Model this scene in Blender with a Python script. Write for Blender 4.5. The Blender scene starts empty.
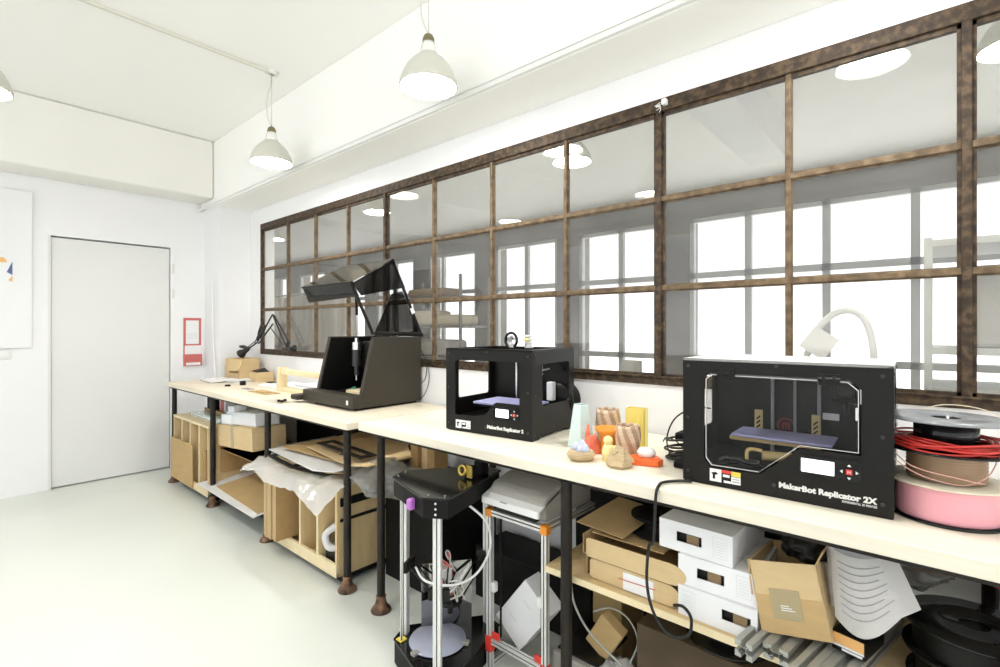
import bpy, bmesh, math, random
from mathutils import Vector, Matrix, noise
R = math.radians
rnd = random.Random(7)
scene = bpy.context.scene
COL = scene.collection

# ------------------------------------------------------------------ materials
def new_mat(name):
    m = bpy.data.materials.new(name); m.use_nodes = True
    nt = m.node_tree; b = nt.nodes['Principled BSDF']
    return m, nt, b

def mat(name, col, rough=0.5, metal=0.0, spec=0.5, var=0.0, scale=12.0, stretch=(1, 1, 1), bump=0.0, emit=0.0, alpha=1.0, trans=0.0, coat=0.0, detail=3.0):
    m, nt, b = new_mat(name)
    b.inputs['Base Color'].default_value = (*col, 1)
    b.inputs['Roughness'].default_value = rough
    b.inputs['Metallic'].default_value = metal
    b.inputs['Specular IOR Level'].default_value = spec
    b.inputs['Coat Weight'].default_value = coat
    if emit:
        b.inputs['Emission Color'].default_value = (*col, 1); b.inputs['Emission Strength'].default_value = emit
    if trans: b.inputs['Transmission Weight'].default_value = trans
    if alpha < 1: b.inputs['Alpha'].default_value = alpha
    if var or bump:
        tc = nt.nodes.new('ShaderNodeTexCoord'); mp = nt.nodes.new('ShaderNodeMapping')
        mp.inputs['Scale'].default_value = stretch
        nt.links.new(tc.outputs['Object'], mp.inputs['Vector'])
        n = nt.nodes.new('ShaderNodeTexNoise'); n.inputs['Scale'].default_value = scale; n.inputs['Detail'].default_value = detail
        nt.links.new(mp.outputs['Vector'], n.inputs['Vector'])
        if var:
            r = nt.nodes.new('ShaderNodeValToRGB')
            r.color_ramp.elements[0].position = 0.3; r.color_ramp.elements[1].position = 0.7
            r.color_ramp.elements[0].color = (*[max(0, c * (1 - var)) for c in col], 1)
            r.color_ramp.elements[1].color = (*[min(1, c * (1 + var)) for c in col], 1)
            nt.links.new(n.outputs['Fac'], r.inputs['Fac']); nt.links.new(r.outputs['Color'], b.inputs['Base Color'])
        if bump:
            bp = nt.nodes.new('ShaderNodeBump'); bp.inputs['Strength'].default_value = bump; bp.inputs['Distance'].default_value = 0.002
            nt.links.new(n.outputs['Fac'], bp.inputs['Height']); nt.links.new(bp.outputs['Normal'], b.inputs['Normal'])
    return m

def ramp_mat(name, stops, rough=0.6, metal=0.0, scale=8, stretch=(1, 1, 1), bump=0.2, detail=5):
    m, nt, b = new_mat(name)
    b.inputs['Roughness'].default_value = rough; b.inputs['Metallic'].default_value = metal
    tc = nt.nodes.new('ShaderNodeTexCoord'); mp = nt.nodes.new('ShaderNodeMapping'); mp.inputs['Scale'].default_value = stretch
    nt.links.new(tc.outputs['Object'], mp.inputs['Vector'])
    n = nt.nodes.new('ShaderNodeTexNoise'); n.inputs['Scale'].default_value = scale; n.inputs['Detail'].default_value = detail
    nt.links.new(mp.outputs['Vector'], n.inputs['Vector'])
    r = nt.nodes.new('ShaderNodeValToRGB'); el = r.color_ramp.elements
    while len(el) < len(stops): el.new(0.5)
    for e, (p, c) in zip(el, stops): e.position = p; e.color = (*c, 1)
    nt.links.new(n.outputs['Fac'], r.inputs['Fac']); nt.links.new(r.outputs['Color'], b.inputs['Base Color'])
    if bump:
        bp = nt.nodes.new('ShaderNodeBump'); bp.inputs['Strength'].default_value = bump; bp.inputs['Distance'].default_value = 0.003
        nt.links.new(n.outputs['Fac'], bp.inputs['Height']); nt.links.new(bp.outputs['Normal'], b.inputs['Normal'])
    return m

def pane_mat(name, tint=(1, 1, 1), dust=0.04, dustcol=(.9, .9, .9), ior=1.5, rough=0.0, boost=1.0, streak=0.0):
    """thin sheet of glass: clear with fresnel reflection and a little dust that scatters light"""
    m = bpy.data.materials.new(name); m.use_nodes = True; nt = m.node_tree; nt.nodes.clear()
    out = nt.nodes.new('ShaderNodeOutputMaterial')
    tr = nt.nodes.new('ShaderNodeBsdfTransparent'); tr.inputs['Color'].default_value = (*tint, 1)
    gl = nt.nodes.new('ShaderNodeBsdfGlossy'); gl.inputs['Roughness'].default_value = rough
    fr = nt.nodes.new('ShaderNodeFresnel')
    geo = nt.nodes.new('ShaderNodeNewGeometry'); io = nt.nodes.new('ShaderNodeMapRange')   # same sheet from both sides
    io.inputs['To Min'].default_value = ior; io.inputs['To Max'].default_value = 1 / ior
    nt.links.new(geo.outputs['Backfacing'], io.inputs['Value']); nt.links.new(io.outputs['Result'], fr.inputs['IOR'])
    mul = nt.nodes.new('ShaderNodeMath'); mul.operation = 'MULTIPLY'; mul.inputs[1].default_value = boost; mul.use_clamp = True
    nt.links.new(fr.outputs['Fac'], mul.inputs[0])
    mx = nt.nodes.new('ShaderNodeMixShader')
    nt.links.new(mul.outputs[0], mx.inputs['Fac']); nt.links.new(tr.outputs[0], mx.inputs[1]); nt.links.new(gl.outputs[0], mx.inputs[2])
    last = mx
    if dust:
        df = nt.nodes.new('ShaderNodeBsdfTranslucent'); df.inputs['Color'].default_value = (*dustcol, 1)
        d2 = nt.nodes.new('ShaderNodeBsdfDiffuse'); d2.inputs['Color'].default_value = (*dustcol, 1)
        ms = nt.nodes.new('ShaderNodeMixShader'); ms.inputs['Fac'].default_value = .5
        nt.links.new(df.outputs[0], ms.inputs[1]); nt.links.new(d2.outputs[0], ms.inputs[2])
        m3 = nt.nodes.new('ShaderNodeMixShader'); m3.inputs['Fac'].default_value = dust
        if streak:
            tc = nt.nodes.new('ShaderNodeTexCoord'); mp = nt.nodes.new('ShaderNodeMapping'); mp.inputs['Scale'].default_value = (1.5, 1, 2.5)
            nz = nt.nodes.new('ShaderNodeTexNoise'); nz.inputs['Scale'].default_value = 2; nz.inputs['Detail'].default_value = 5
            mr = nt.nodes.new('ShaderNodeMapRange'); mr.inputs['From Min'].default_value = .3; mr.inputs['From Max'].default_value = .75
            mr.inputs['To Min'].default_value = dust * (1 - streak); mr.inputs['To Max'].default_value = dust * (1 + streak)
            nt.links.new(tc.outputs['Object'], mp.inputs['Vector']); nt.links.new(mp.outputs['Vector'], nz.inputs['Vector'])
            nt.links.new(nz.outputs['Fac'], mr.inputs['Value']); nt.links.new(mr.outputs['Result'], m3.inputs['Fac'])
        nt.links.new(mx.outputs[0], m3.inputs[1]); nt.links.new(ms.outputs[0], m3.inputs[2]); last = m3
    nt.links.new(last.outputs[0], out.inputs['Surface'])
    return m

M = {}
M['wall'] = mat('white_wall_paint', (.90, .90, .905), .75, spec=.25, var=.012, scale=2.5)
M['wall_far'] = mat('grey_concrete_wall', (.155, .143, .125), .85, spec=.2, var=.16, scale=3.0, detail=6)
M['ceiling'] = mat('cream_ceiling_paint', (.965, .96, .93), .85, spec=.2, var=.01, scale=1.5)  # cream lightened to offset the weak light reaching the ceiling
M['beam'] = mat('shaded_cream_paint', (.885, .875, .82), .85, spec=.2, var=.01, scale=1.5)  # same cream darkened for the beam face that catches less light
M['floor'] = mat('pale_green_epoxy_floor', (.72, .745, .685), .32, spec=.45, var=.03, scale=1.4, detail=5)
M['door'] = mat('door_paint', (.80, .80, .785), .5, spec=.35, var=.008, scale=3)
M['gap'] = mat('shadow_gap_paint', (.33, .33, .30), .8)
M['steel_rust'] = ramp_mat('rusted_brown_steel', [(.28, (.022, .013, .008)), (.48, (.050, .031, .017)), (.64, (.115, .074, .040)), (.8, (.035, .022, .013))], rough=.6, metal=.25, scale=38, stretch=(1, 1, 1), bump=.35)
M['putty'] = ramp_mat('weathered_bar_steel', [(.28, (.065, .040, .021)), (.5, (.14, .092, .048)), (.68, (.22, .152, .085)), (.8, (.085, .054, .028))], rough=.6, metal=.15, scale=34, bump=.3)
M['pane'] = pane_mat('window_glass', tint=(.965, .96, .94), dust=.05, streak=.5)
M['pane_far'] = pane_mat('far_window_glass', dust=.02)
M['far_frame'] = mat('grey_metal_window_frame', (.45, .45, .44), .6)
M['leg'] = ramp_mat('dark_brown_steel_tube', [(.3, (.010, .008, .006)), (.6, (.024, .017, .012)), (.8, (.014, .010, .008))], rough=.45, metal=.4, scale=14, bump=.1)
M['foot'] = ramp_mat('rusty_cast_foot', [(.3, (.04, .022, .014)), (.5, (.15, .08, .045)), (.68, (.34, .20, .12))], rough=.55, metal=.35, scale=25, bump=.3)
M['top'] = mat('pale_maple_tabletop', (.88, .815, .675), .38, spec=.35, var=.055, scale=3.0, stretch=(1.2, 22, 22), detail=5)
M['top_aged'] = mat('pale_birch_tabletop', (.85, .76, .60), .42, spec=.35, var=.07, scale=3.0, stretch=(1.2, 22, 22), detail=5)
M['ply'] = mat('birch_plywood', (.72, .54, .285), .55, spec=.3, var=.06, scale=4, stretch=(8, 8, 1.2), detail=4)
M['ply_light'] = mat('birch_plywood_edge', (.85, .715, .46), .55, spec=.3, var=.05, scale=6, stretch=(4, 4, 4))
M['mdf'] = mat('brown_fibreboard', (.43, .275, .12), .7, spec=.2, var=.08, scale=18)
M['mdf_edge'] = mat('fibreboard_edge', (.53, .385, .21), .75, spec=.2, var=.15, scale=30, stretch=(30, 1, .5))
M['card'] = mat('brown_cardboard', (.56, .39, .19), .8, spec=.15, var=.05, scale=10, stretch=(1, 1, 5))
M['card_light'] = mat('light_cardboard', (.69, .515, .285), .8, spec=.15, var=.04, scale=10, stretch=(1, 1, 5))
M['card_dark'] = mat('dark_cardboard', (.30, .21, .12), .85, spec=.15, var=.1, scale=8)
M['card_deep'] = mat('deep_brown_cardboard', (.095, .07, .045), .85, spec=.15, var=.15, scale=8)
M['white'] = mat('white_card', (.88, .88, .89), .6, spec=.3)
M['paper'] = mat('white_paper', (.84, .83, .81), .7, spec=.2, var=.015, scale=8)
M['paper_shaded'] = mat('shaded_white_paper', (.60, .585, .565), .75, spec=.15, var=.02, scale=8)  # white paper darkened in colour for the shade under the table
M['ink'] = mat('grey_print_ink', (.35, .35, .36), .7)
M['faint'] = mat('faint_grey_print', (.66, .66, .67), .7)
M['foam'] = mat('white_foam', (.88, .90, .92), .85, spec=.15, bump=.3, scale=80)
M['black'] = mat('black_plastic', (.0068, .006, .005), .40, spec=.28)
M['black_gloss'] = mat('black_glossy_plastic', (.006, .006, .006), .14, spec=.4)
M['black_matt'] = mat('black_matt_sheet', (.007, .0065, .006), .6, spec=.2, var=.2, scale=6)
M['rubber'] = mat('black_rubber', (.006, .006, .006), .65, spec=.2)
M['cable'] = mat('black_cable', (.010, .010, .009), .45, spec=.4)
M['mill'] = mat('taupe_grey_plastic', (.040, .033, .023), .48, spec=.35, bump=.08, scale=200)
M['mill_in'] = mat('black_interior', (.005, .005, .005), .6, spec=.15)
M['smoke'] = pane_mat('smoky_acrylic', tint=(.60, .555, .47), dust=.12, dustcol=(.22, .20, .15), ior=1.49)
M['smoke_dark'] = pane_mat('dark_smoky_acrylic', tint=(.17, .16, .145), dust=.05, dustcol=(.04, .04, .037), ior=1.49)
M['clear'] = pane_mat('clear_acrylic', tint=(.95, .95, .95), dust=.004, ior=1.49, boost=.4)
M['chrome'] = mat('bright_steel', (.72, .72, .72), .22, metal=1.0)
M['alu'] = mat('brushed_aluminium', (.80, .80, .78), .40, metal=.45, var=.05, scale=20, stretch=(1, 1, .1))
M['alu_grey'] = mat('dull_grey_aluminium', (.47, .475, .44), .5, metal=.5, var=.06, scale=14)
M['slot'] = mat('dark_slot', (.03, .03, .03), .7)
M['bed'] = mat('lilac_blue_plate_tape', (.42, .42, .68), .5, spec=.35, var=.04, scale=14)
M['bed_grey'] = mat('grey_blue_round_plate', (.40, .42, .52), .5, spec=.35, var=.06, scale=9)
M['tan'] = mat('tan_plastic', (.55, .40, .17), .5)
M['copper'] = mat('copper_heater', (.55, .27, .17), .4, metal=.4)
M['lcd'] = mat('lit_white_screen', (.93, .95, .97), .2, emit=.55)
M['red'] = mat('red_plastic', (.72, .05, .035), .4)
M['red_dull'] = mat('dull_red_print', (.62, .16, .14), .6)
M['logo_red'] = mat('dark_red_print', (.33, .035, .05), .5)
M['yellow_print'] = mat('yellow_print', (.80, .66, .10), .6)
M['orange'] = mat('orange_plastic', (.85, .30, .03), .45)
M['purple'] = mat('purple_plastic', (.52, .18, .62), .4)
M['mirror'] = mat('dark_mirror_acrylic', (.34, .34, .33), .04, metal=1.0)
M['grey_plastic'] = mat('warm_grey_plastic', (.36, .345, .31), .5, var=.02)
M['white_plastic'] = mat('white_plastic', (.82, .82, .80), .4)
M['shade'] = mat('pale_enamel_shade', (.66, .65, .57), .35, spec=.5)
M['cap'] = mat('olive_socket_cap', (.20, .17, .085), .5, metal=.2)
M['neck'] = mat('white_glazed_neck', (.86, .86, .82), .12, spec=.8, coat=.5)
M['bulb'] = mat('glowing_lamp_diffuser', (1, .99, .965), .5, emit=33.0)
M['cord'] = mat('white_cord', (.66, .64, .57), .6)
M['screw'] = mat('dark_steel_screw', (.05, .05, .05), .35, metal=.5)
M['plate_gold'] = mat('tan_gold_plate', (.60, .48, .22), .5)
M['conduit'] = mat('beige_painted_conduit', (.74, .72, .63), .8)
M['strand'] = mat('pinkish_strand', (.75, .42, .35), .5)
M['trunk'] = mat('white_plastic_trunking', (.86, .86, .84), .5)
M['aqua'] = mat('pale_aqua_translucent_plastic', (.78, .92, .89), .35, trans=.25)
M['coral'] = mat('coral_red_plastic', (.86, .20, .12), .4)
M['yellow'] = mat('yellow_plastic', (.98, .82, .22), .35)
M['pale_yellow'] = mat('pale_yellow_plastic', (.92, .80, .38), .4)
M['wood_print'] = mat('brown_print', (.47, .31, .19), .6, var=.1, scale=5, stretch=(1, 1, 30))
M['wood_print_light'] = mat('light_brown_print', (.72, .55, .40), .6, var=.08, scale=5, stretch=(1, 1, 30))
M['wood_rock'] = mat('wood_fill_print', (.50, .38, .22), .65, var=.18, scale=5, stretch=(4, 4, 60))
M['blue_print'] = mat('pale_blue_print', (.58, .62, .80), .5)
M['tray_red'] = mat('bright_vermilion_plastic', (.90, .16, .03), .35)
M['pink'] = mat('pink_filament', (.90, .42, .48), .4, var=.06, scale=3, stretch=(.3, .3, 160))
M['brown_fil'] = mat('brown_filament', (.33, .21, .12), .45, var=.22, scale=3, stretch=(.3, .3, 180))
M['red_fil'] = mat('red_filament', (.70, .05, .04), .3, var=.1, scale=60)
M['cream'] = mat('cream_flange_plastic', (.77, .69, .53), .5, var=.05, scale=8)
M['grey_flange'] = mat('grey_spool_flange', (.24, .25, .265), .28, spec=.5, var=.06, scale=60)
M['wrap'] = pane_mat('clear_plastic_film', tint=(.96, .96, .96), dust=.6, dustcol=(.97, .97, .97), ior=1.6, rough=.12, boost=2.0)
M['wrap_dark'] = pane_mat('grey_plastic_film', tint=(.55, .54, .51), dust=.28, dustcol=(.5, .49, .46), ior=1.6, rough=.2, boost=1.4)
M['wrap_grey'] = pane_mat('cloudy_plastic_film', tint=(.8, .8, .78), dust=.45, dustcol=(.62, .61, .58), ior=1.6, rough=.15, boost=2.0)
M['tape'] = mat('brown_parcel_tape', (.43, .35, .20), .25, spec=.5)
M['foil'] = mat('white_tape_roll', (.80, .80, .80), .35)
M['curtain'] = mat('grey_beige_curtain', (.40, .36, .31), .9, var=.12, scale=2, stretch=(14, 1, .3))
M['rack'] = mat('grey_rack_steel', (.22, .21, .19), .5, metal=.4)
M['cream_cloth'] = mat('cream_fabric_roll', (.62, .55, .40), .9, var=.06, scale=8)
M['green_glass'] = mat('greenish_sheet_glass', (.62, .74, .68), .15, spec=.6)
M['gold'] = mat('brass_fitting', (.62, .45, .10), .35, metal=.7)
M['lamp_black'] = mat('black_lamp_metal', (.015, .015, .015), .4)
M['orange_print'] = mat('orange_print', (.88, .50, .18), .6)
M['blue_ink'] = mat('dark_blue_print', (.10, .13, .30), .6)

# ------------------------------------------------------------------ mesh helpers
class MB:
    def __init__(self): self.bm = bmesh.new(); self.mats = []; self.cur = 0
    def use(self, m):
        if m not in self.mats: self.mats.append(m)
        self.cur = self.mats.index(m); return self
    def _fin(self, verts, mtx=None, smooth=False):
        if mtx is not None: bmesh.ops.transform(self.bm, matrix=mtx, verts=list(verts))
        fs = set()
        for v in verts: fs.update(v.link_faces)
        for f in fs:
            f.material_index = self.cur
            if smooth: f.smooth = True
    def box(self, x0, x1, y0, y1, z0, z1, bev=0.0, mtx=None, seg=2):
        r = bmesh.ops.create_cube(self.bm, size=1.0); vs = r['verts']
        bmesh.ops.transform(self.bm, matrix=Matrix.Translation(((x0 + x1) / 2, (y0 + y1) / 2, (z0 + z1) / 2)) @ Matrix.Diagonal((x1 - x0, y1 - y0, z1 - z0, 1)), verts=vs)
        if bev:
            es = set()
            for v in vs: es.update(v.link_edges)
            q = bmesh.ops.bevel(self.bm, geom=list(es), offset=bev, segments=seg, profile=.5, affect='EDGES')
            vs = list({v for f in q['faces'] for v in f.verts} | {v for v in vs if v.is_valid})
            allv = set(vs)
            stack = list(vs)
            while stack:
                v = stack.pop()
                for e in v.link_edges:
                    o = e.other_vert(v)
                    if o not in allv: allv.add(o); stack.append(o)
            vs = list(allv)
        self._fin(vs, mtx); return self
    def lathe(self, prof, c=(0, 0, 0), seg=32, mtx=None, smooth=True, a0=0.0, a1=2 * math.pi, rfun=None):
        """prof: (r,z) list; revolve round z at c"""
        full = abs(a1 - a0 - 2 * math.pi) < 1e-6
        n = seg if full else seg + 1
        rows = []
        for (r, z) in prof:
            row = []
            for i in range(n):
                a = a0 + (a1 - a0) * i / seg
                rr = r * (rfun(a, z) if rfun else 1)
                row.append(self.bm.verts.new((c[0] + rr * math.cos(a), c[1] + rr * math.sin(a), c[2] + z)))
            rows.append(row)
        fs = []
        for k in range(len(rows) - 1):
            for i in range(seg):
                j = (i + 1) % n
                a, b, d, e = rows[k][i], rows[k][j], rows[k + 1][j], rows[k + 1][i]
                fs.append(self.bm.faces.new((a, b, d, e)))
        vs = [v for r_ in rows for v in r_]
        if smooth:
            for f in fs: f.smooth = True
        for f in fs: f.material_index = self.cur
        bmesh.ops.remove_doubles(self.bm, verts=vs, dist=1e-6)
        vs = [v for v in vs if v.is_valid]
        if mtx is not None: bmesh.ops.transform(self.bm, matrix=mtx, verts=vs)
        return self
    def cyl(self, p, q, r, seg=16, r2=None, smooth=True, cap=True):
        p, q = Vector(p), Vector(q); d = q - p; L = d.length
        if r2 is None: r2 = r
        mtx = Matrix.Translation(p) @ d.to_track_quat('Z', 'Y').to_matrix().to_4x4()
        prof = [(r, 0), (r2, L)]
        if cap: prof = [(1e-7, 0)] + prof + [(1e-7, L)]
        self.lathe(prof, seg=seg, mtx=mtx, smooth=False)
        if smooth:
            pass
        return self
    def tube(self, pts, r, seg=8, sub=6, closed=False):
        P = [Vector(p) for p in pts]
        if sub > 1 and len(P) > 2:
            out = []; n = len(P)
            rng = range(n) if closed else range(n - 1)
            for i in rng:
                p0 = P[(i - 1) % n] if closed or i > 0 else P[0]
                p1 = P[i]; p2 = P[(i + 1) % n]
                p3 = P[(i + 2) % n] if closed or i + 2 < n else P[-1]
                for k in range(sub):
                    t = k / sub
                    out.append(.5 * ((2 * p1) + (p2 - p0) * t + (2 * p0 - 5 * p1 + 4 * p2 - p3) * t * t + (3 * p1 - p0 - 3 * p2 + p3) * t ** 3))
            if not closed: out.append(P[-1])
            P = out
        rows = []; nrm = None
        for i, p in enumerate(P):
            a = P[max(i - 1, 0)] if not closed else P[i - 1]
            b = P[min(i + 1, len(P) - 1)] if not closed else P[(i + 1) % len(P)]
            t = (b - a)
            if t.length < 1e-9: t = Vector((0, 0, 1))
            t.normalize()
            if nrm is None:
                nrm = t.orthogonal().normalized()
            else:
                nrm = (nrm - t * nrm.dot(t))
                nrm = nrm.normalized() if nrm.length > 1e-6 else t.orthogonal().normalized()
            bi = t.cross(nrm)
            rows.append([self.bm.verts.new(p + r * (math.cos(2 * math.pi * k / seg) * nrm + math.sin(2 * math.pi * k / seg) * bi)) for k in range(seg)])
        m = len(rows)
        for i in range(m if closed else m - 1):
            for k in range(seg):
                f = self.bm.faces.new((rows[i][k], rows[i][(k + 1) % seg], rows[(i + 1) % m][(k + 1) % seg], rows[(i + 1) % m][k]))
                f.smooth = True; f.material_index = self.cur
        if not closed:
            for row in (rows[0], rows[-1]):
                f = self.bm.faces.new(row); f.material_index = self.cur
        return self
    def prism(self, poly, h0, h1, mtx=None, bev=0.0):
        """poly in xy, extruded z h0..h1"""
        a = [self.bm.verts.new((x, y, h0)) for x, y in poly]; b = [self.bm.verts.new((x, y, h1)) for x, y in poly]
        n = len(poly); fs = [self.bm.faces.new(a[::-1]), self.bm.faces.new(b)]
        for i in range(n): fs.append(self.bm.faces.new((a[i], a[(i + 1) % n], b[(i + 1) % n], b[i])))
        vs = a + b
        if bev:
            es = {e for f in fs for e in f.edges}
            q = bmesh.ops.bevel(self.bm, geom=list(es), offset=bev, segments=2, profile=.5, affect='EDGES')
            vs = list({v for f in q['faces'] for v in f.verts} | {v for v in vs if v.is_valid})
            fs = [f for f in set(f for v in vs for f in v.link_faces)]
        for f in fs: f.material_index = self.cur
        if mtx is not None: bmesh.ops.transform(self.bm, matrix=mtx, verts=vs)
        return self
    def quad_slab(self, a, b, c, d, t):
        """slab of thickness t on the quad a,b,c,d (3d)"""
        a, b, c, d = map(Vector, (a, b, c, d)); n = (b - a).cross(d - a).normalized() * t
        lo = [self.bm.verts.new(v) for v in (a, b, c, d)]; hi = [self.bm.verts.new(v + n) for v in (a, b, c, d)]
        fs = [self.bm.faces.new(lo[::-1]), self.bm.faces.new(hi)]
        for i in range(4): fs.append(self.bm.faces.new((lo[i], lo[(i + 1) % 4], hi[(i + 1) % 4], hi[i])))
        for f in fs: f.material_index = self.cur
        return self
    def grid(self, fn, nu, nv, smooth=True, thick=0.0):
        vs = [[self.bm.verts.new(fn(i / nu, j / nv)) for j in range(nv + 1)] for i in range(nu + 1)]
        for i in range(nu):
            for j in range(nv):
                f = self.bm.faces.new((vs[i][j], vs[i + 1][j], vs[i + 1][j + 1], vs[i][j + 1])); f.smooth = smooth; f.material_index = self.cur
        if thick:
            fs = [f for f in self.bm.faces]
            bmesh.ops.solidify(self.bm, geom=fs, thickness=thick)
        return self
    def shape2d(self, outer, holes, t, mtx, curve_res=1):
        """flat plate with holes, thickness t centred on plane; local xy -> mtx"""
        cu = bpy.data.curves.new('tmp', 'CURVE'); cu.dimensions = '2D'; cu.fill_mode = 'BOTH'; cu.extrude = t / 2
        for loop in [outer] + list(holes):
            s = cu.splines.new('POLY'); s.points.add(len(loop) - 1)
            for p, (x, y) in zip(s.points, loop): p.co = (x, y, 0, 1)
            s.use_cyclic_u = True
        self._from_curve(cu, mtx); return self
    def text(self, body, size, mtx, t=.0006, align='LEFT', bold=0.0, space=1.0, width=None):
        cu = bpy.data.curves.new('tmp', 'FONT'); cu.body = body; cu.size = size; cu.extrude = t; cu.align_x = align; cu.offset = bold; cu.space_character = space; cu.resolution_u = 3
        self._from_curve(cu, mtx, width); return self
    def _from_curve(self, cu, mtx, width=None):
        o = bpy.data.objects.new('tmp', cu); COL.objects.link(o)
        dg = bpy.context.evaluated_depsgraph_get(); dg.update()
        me = bpy.data.meshes.new_from_object(o.evaluated_get(dg))
        if width:
            xs = [v.co.x for v in me.vertices]; w = max(xs) - min(xs)
            me.transform(Matrix.Diagonal((width / w, 1, 1, 1)))
        me.transform(mtx)
        old = set(self.bm.faces)
        self.bm.from_mesh(me)
        for f in self.bm.faces:
            if f not in old: f.material_index = self.cur; f.smooth = False
        bpy.data.objects.remove(o); bpy.data.curves.remove(cu); bpy.data.meshes.remove(me)
    def xform(self, mtx): bmesh.ops.transform(self.bm, matrix=mtx, verts=self.bm.verts); return self
    def build(self, name, m=None, parent=None, world=True, recalc=True, loc=None):
        if recalc: bmesh.ops.recalc_face_normals(self.bm, faces=self.bm.faces)
        me = bpy.data.meshes.new(name); self.bm.to_mesh(me); self.bm.free()
        if m is not None and not self.mats: self.mats = [m]
        for q in self.mats: me.materials.append(M[q] if isinstance(q, str) else q)
        o = bpy.data.objects.new(name, me); COL.objects.link(o)
        if parent is not None:
            o.parent = parent
            W = WM.get(parent.name, Matrix.Identity(4))
            if world: me.transform(W.inverted())
            WM[o.name] = W.copy()
        elif loc is not None:
            me.transform(Matrix.Translation(-Vector(loc))); o.location = loc
            WM[o.name] = Matrix.Translation(Vector(loc))
        return o
WM = {}

def tag(o, label, cat, group=None):
    o['label'] = label; o['category'] = cat
    if group: o['group'] = group
    return o
def thing(name, label, cat, loc=(0, 0, 0), rz=0.0, group=None):
    o = bpy.data.objects.new(name, None); COL.objects.link(o); o.empty_display_size = .05
    o.location = loc; o.rotation_euler = (0, 0, rz)
    WM[o.name] = Matrix.Translation(Vector(loc)) @ Matrix.Rotation(rz, 4, 'Z')
    return tag(o, label, cat, group)
def struct(mb, name, m, parent=None):
    o = mb.build(name, m, parent)
    o['kind'] = 'structure'
    return o
def copy_thing(src, label=None, group=None):
    c = src.copy(); COL.objects.link(c)
    for ch in list(src.children):
        d = ch.copy(); COL.objects.link(d); d.parent = c
        for g in list(ch.children):
            e = g.copy(); COL.objects.link(e); e.parent = d
    if label: c['label'] = label
    if group: c['group'] = group
    return c
def place(o, loc=None, rz=None):
    if loc is not None: o.location = loc
    if rz is not None: o.rotation_euler = (0, 0, rz)
T = Matrix.Translation
def Rot(a, ax): return Matrix.Rotation(R(a), 4, ax)
XZ = Matrix(((1, 0, 0, 0), (0, 0, 1, 0), (0, 1, 0, 0), (0, 0, 0, 1)))     # local xy -> world xz (mirrored normal ok for plates)
XZf = Matrix(((1, 0, 0, 0), (0, 0, -1, 0), (0, 1, 0, 0), (0, 0, 0, 1)))   # proper rotation: xy -> xz, facing -y

# ------------------------------------------------------------------ camera, world, view
cam = bpy.data.cameras.new('camera'); co = bpy.data.objects.new('camera', cam); COL.objects.link(co)
co.location = (0, 0, 1.25); co.rotation_euler = (R(90), 0, R(41.13))
cam.sensor_width = 36; cam.lens = 497 * 36 / 1000; cam.shift_y = -.0055; cam.clip_start = .02; cam.clip_end = 100
scene.camera = co
w = bpy.data.worlds.new('overcast_sky'); scene.world = w; w.use_nodes = True
bg = w.node_tree.nodes['Background']; bg.inputs['Strength'].default_value = .8
wt = w.node_tree; tcw = wt.nodes.new('ShaderNodeTexCoord'); sep = wt.nodes.new('ShaderNodeSeparateXYZ'); wr = wt.nodes.new('ShaderNodeValToRGB')
wmr = wt.nodes.new('ShaderNodeMapRange'); wmr.inputs['From Min'].default_value = -.08; wmr.inputs['From Max'].default_value = .08
wt.links.new(tcw.outputs['Generated'], sep.inputs[0]); wt.links.new(sep.outputs['Z'], wmr.inputs['Value']); wt.links.new(wmr.outputs['Result'], wr.inputs['Fac'])
wr.color_ramp.elements[0].color = (1.62, 1.63, 1.64, 1)      # bright lower half, added to throw light up onto the ceiling
wr.color_ramp.elements[1].color = (.80, .825, .87, 1)         # overcast sky
wt.links.new(wr.outputs['Color'], bg.inputs['Color'])
vs = scene.view_settings; vs.view_transform = 'Standard'; vs.look = 'None'; vs.gamma = 1; vs.exposure = 1.30; vs.use_curve_mapping = False

# ------------------------------------------------------------------ setting
CZ = 2.90
BX, WY = -5.14, 1.95
struct(MB().box(-14.2, 4, -3.4, 6.4, -.06, 0), 'floor', 'floor')
struct(MB().box(-14.2, 4, -3.4, 6.4, CZ, CZ + .1), 'ceiling', 'ceiling')
# wall with the door
D0, D1, DZ = .592, 1.412, 1.968
mb = MB(); mb.box(BX - .2, BX, -3.4, D0, 0, CZ); mb.box(BX - .2, BX, D1, WY + .12, 0, CZ); mb.box(BX - .2, BX, D0, D1, DZ, CZ)
struct(mb, 'wall_left', 'wall')
# wall below, above and beside the long interior window
WL, WR, WB, WT = -4.552, .985, 1.018, 2.18
mb = MB(); mb.box(BX, 4, WY, WY + .12, 0, WB); mb.box(BX, 4, WY, WY + .12, WT, CZ); mb.box(BX, WL, WY, WY + .12, WB, WT); mb.box(WR, 4, WY, WY + .12, WB, WT)
struct(mb, 'wall_back', 'wall')
# wall behind the photographer, with unseen openings added to let daylight in
mb = MB(); mb.box(BX - .2, 4, -3.4, -3.2, 0, .85); mb.box(BX - .2, 4, -3.4, -3.2, 2.6, CZ)
for x in (-5.34, -3.7, -1.8, .1, 2.0, 3.8): mb.box(x, x + .25, -3.4, -3.2, .85, 2.6)
struct(mb, 'wall_front', 'wall')
struct(MB().box(BX, -4.77, 1.685, WY, 0, 2.32), 'pillar', 'wall')
struct(MB().box(BX, -4.80, -3.2, 1.65, 2.395, CZ, .02), 'beam_left', 'beam')
struct(MB().box(BX, 4, 1.65, WY, 2.32, CZ, .006), 'beam_back', 'ceiling')
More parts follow.
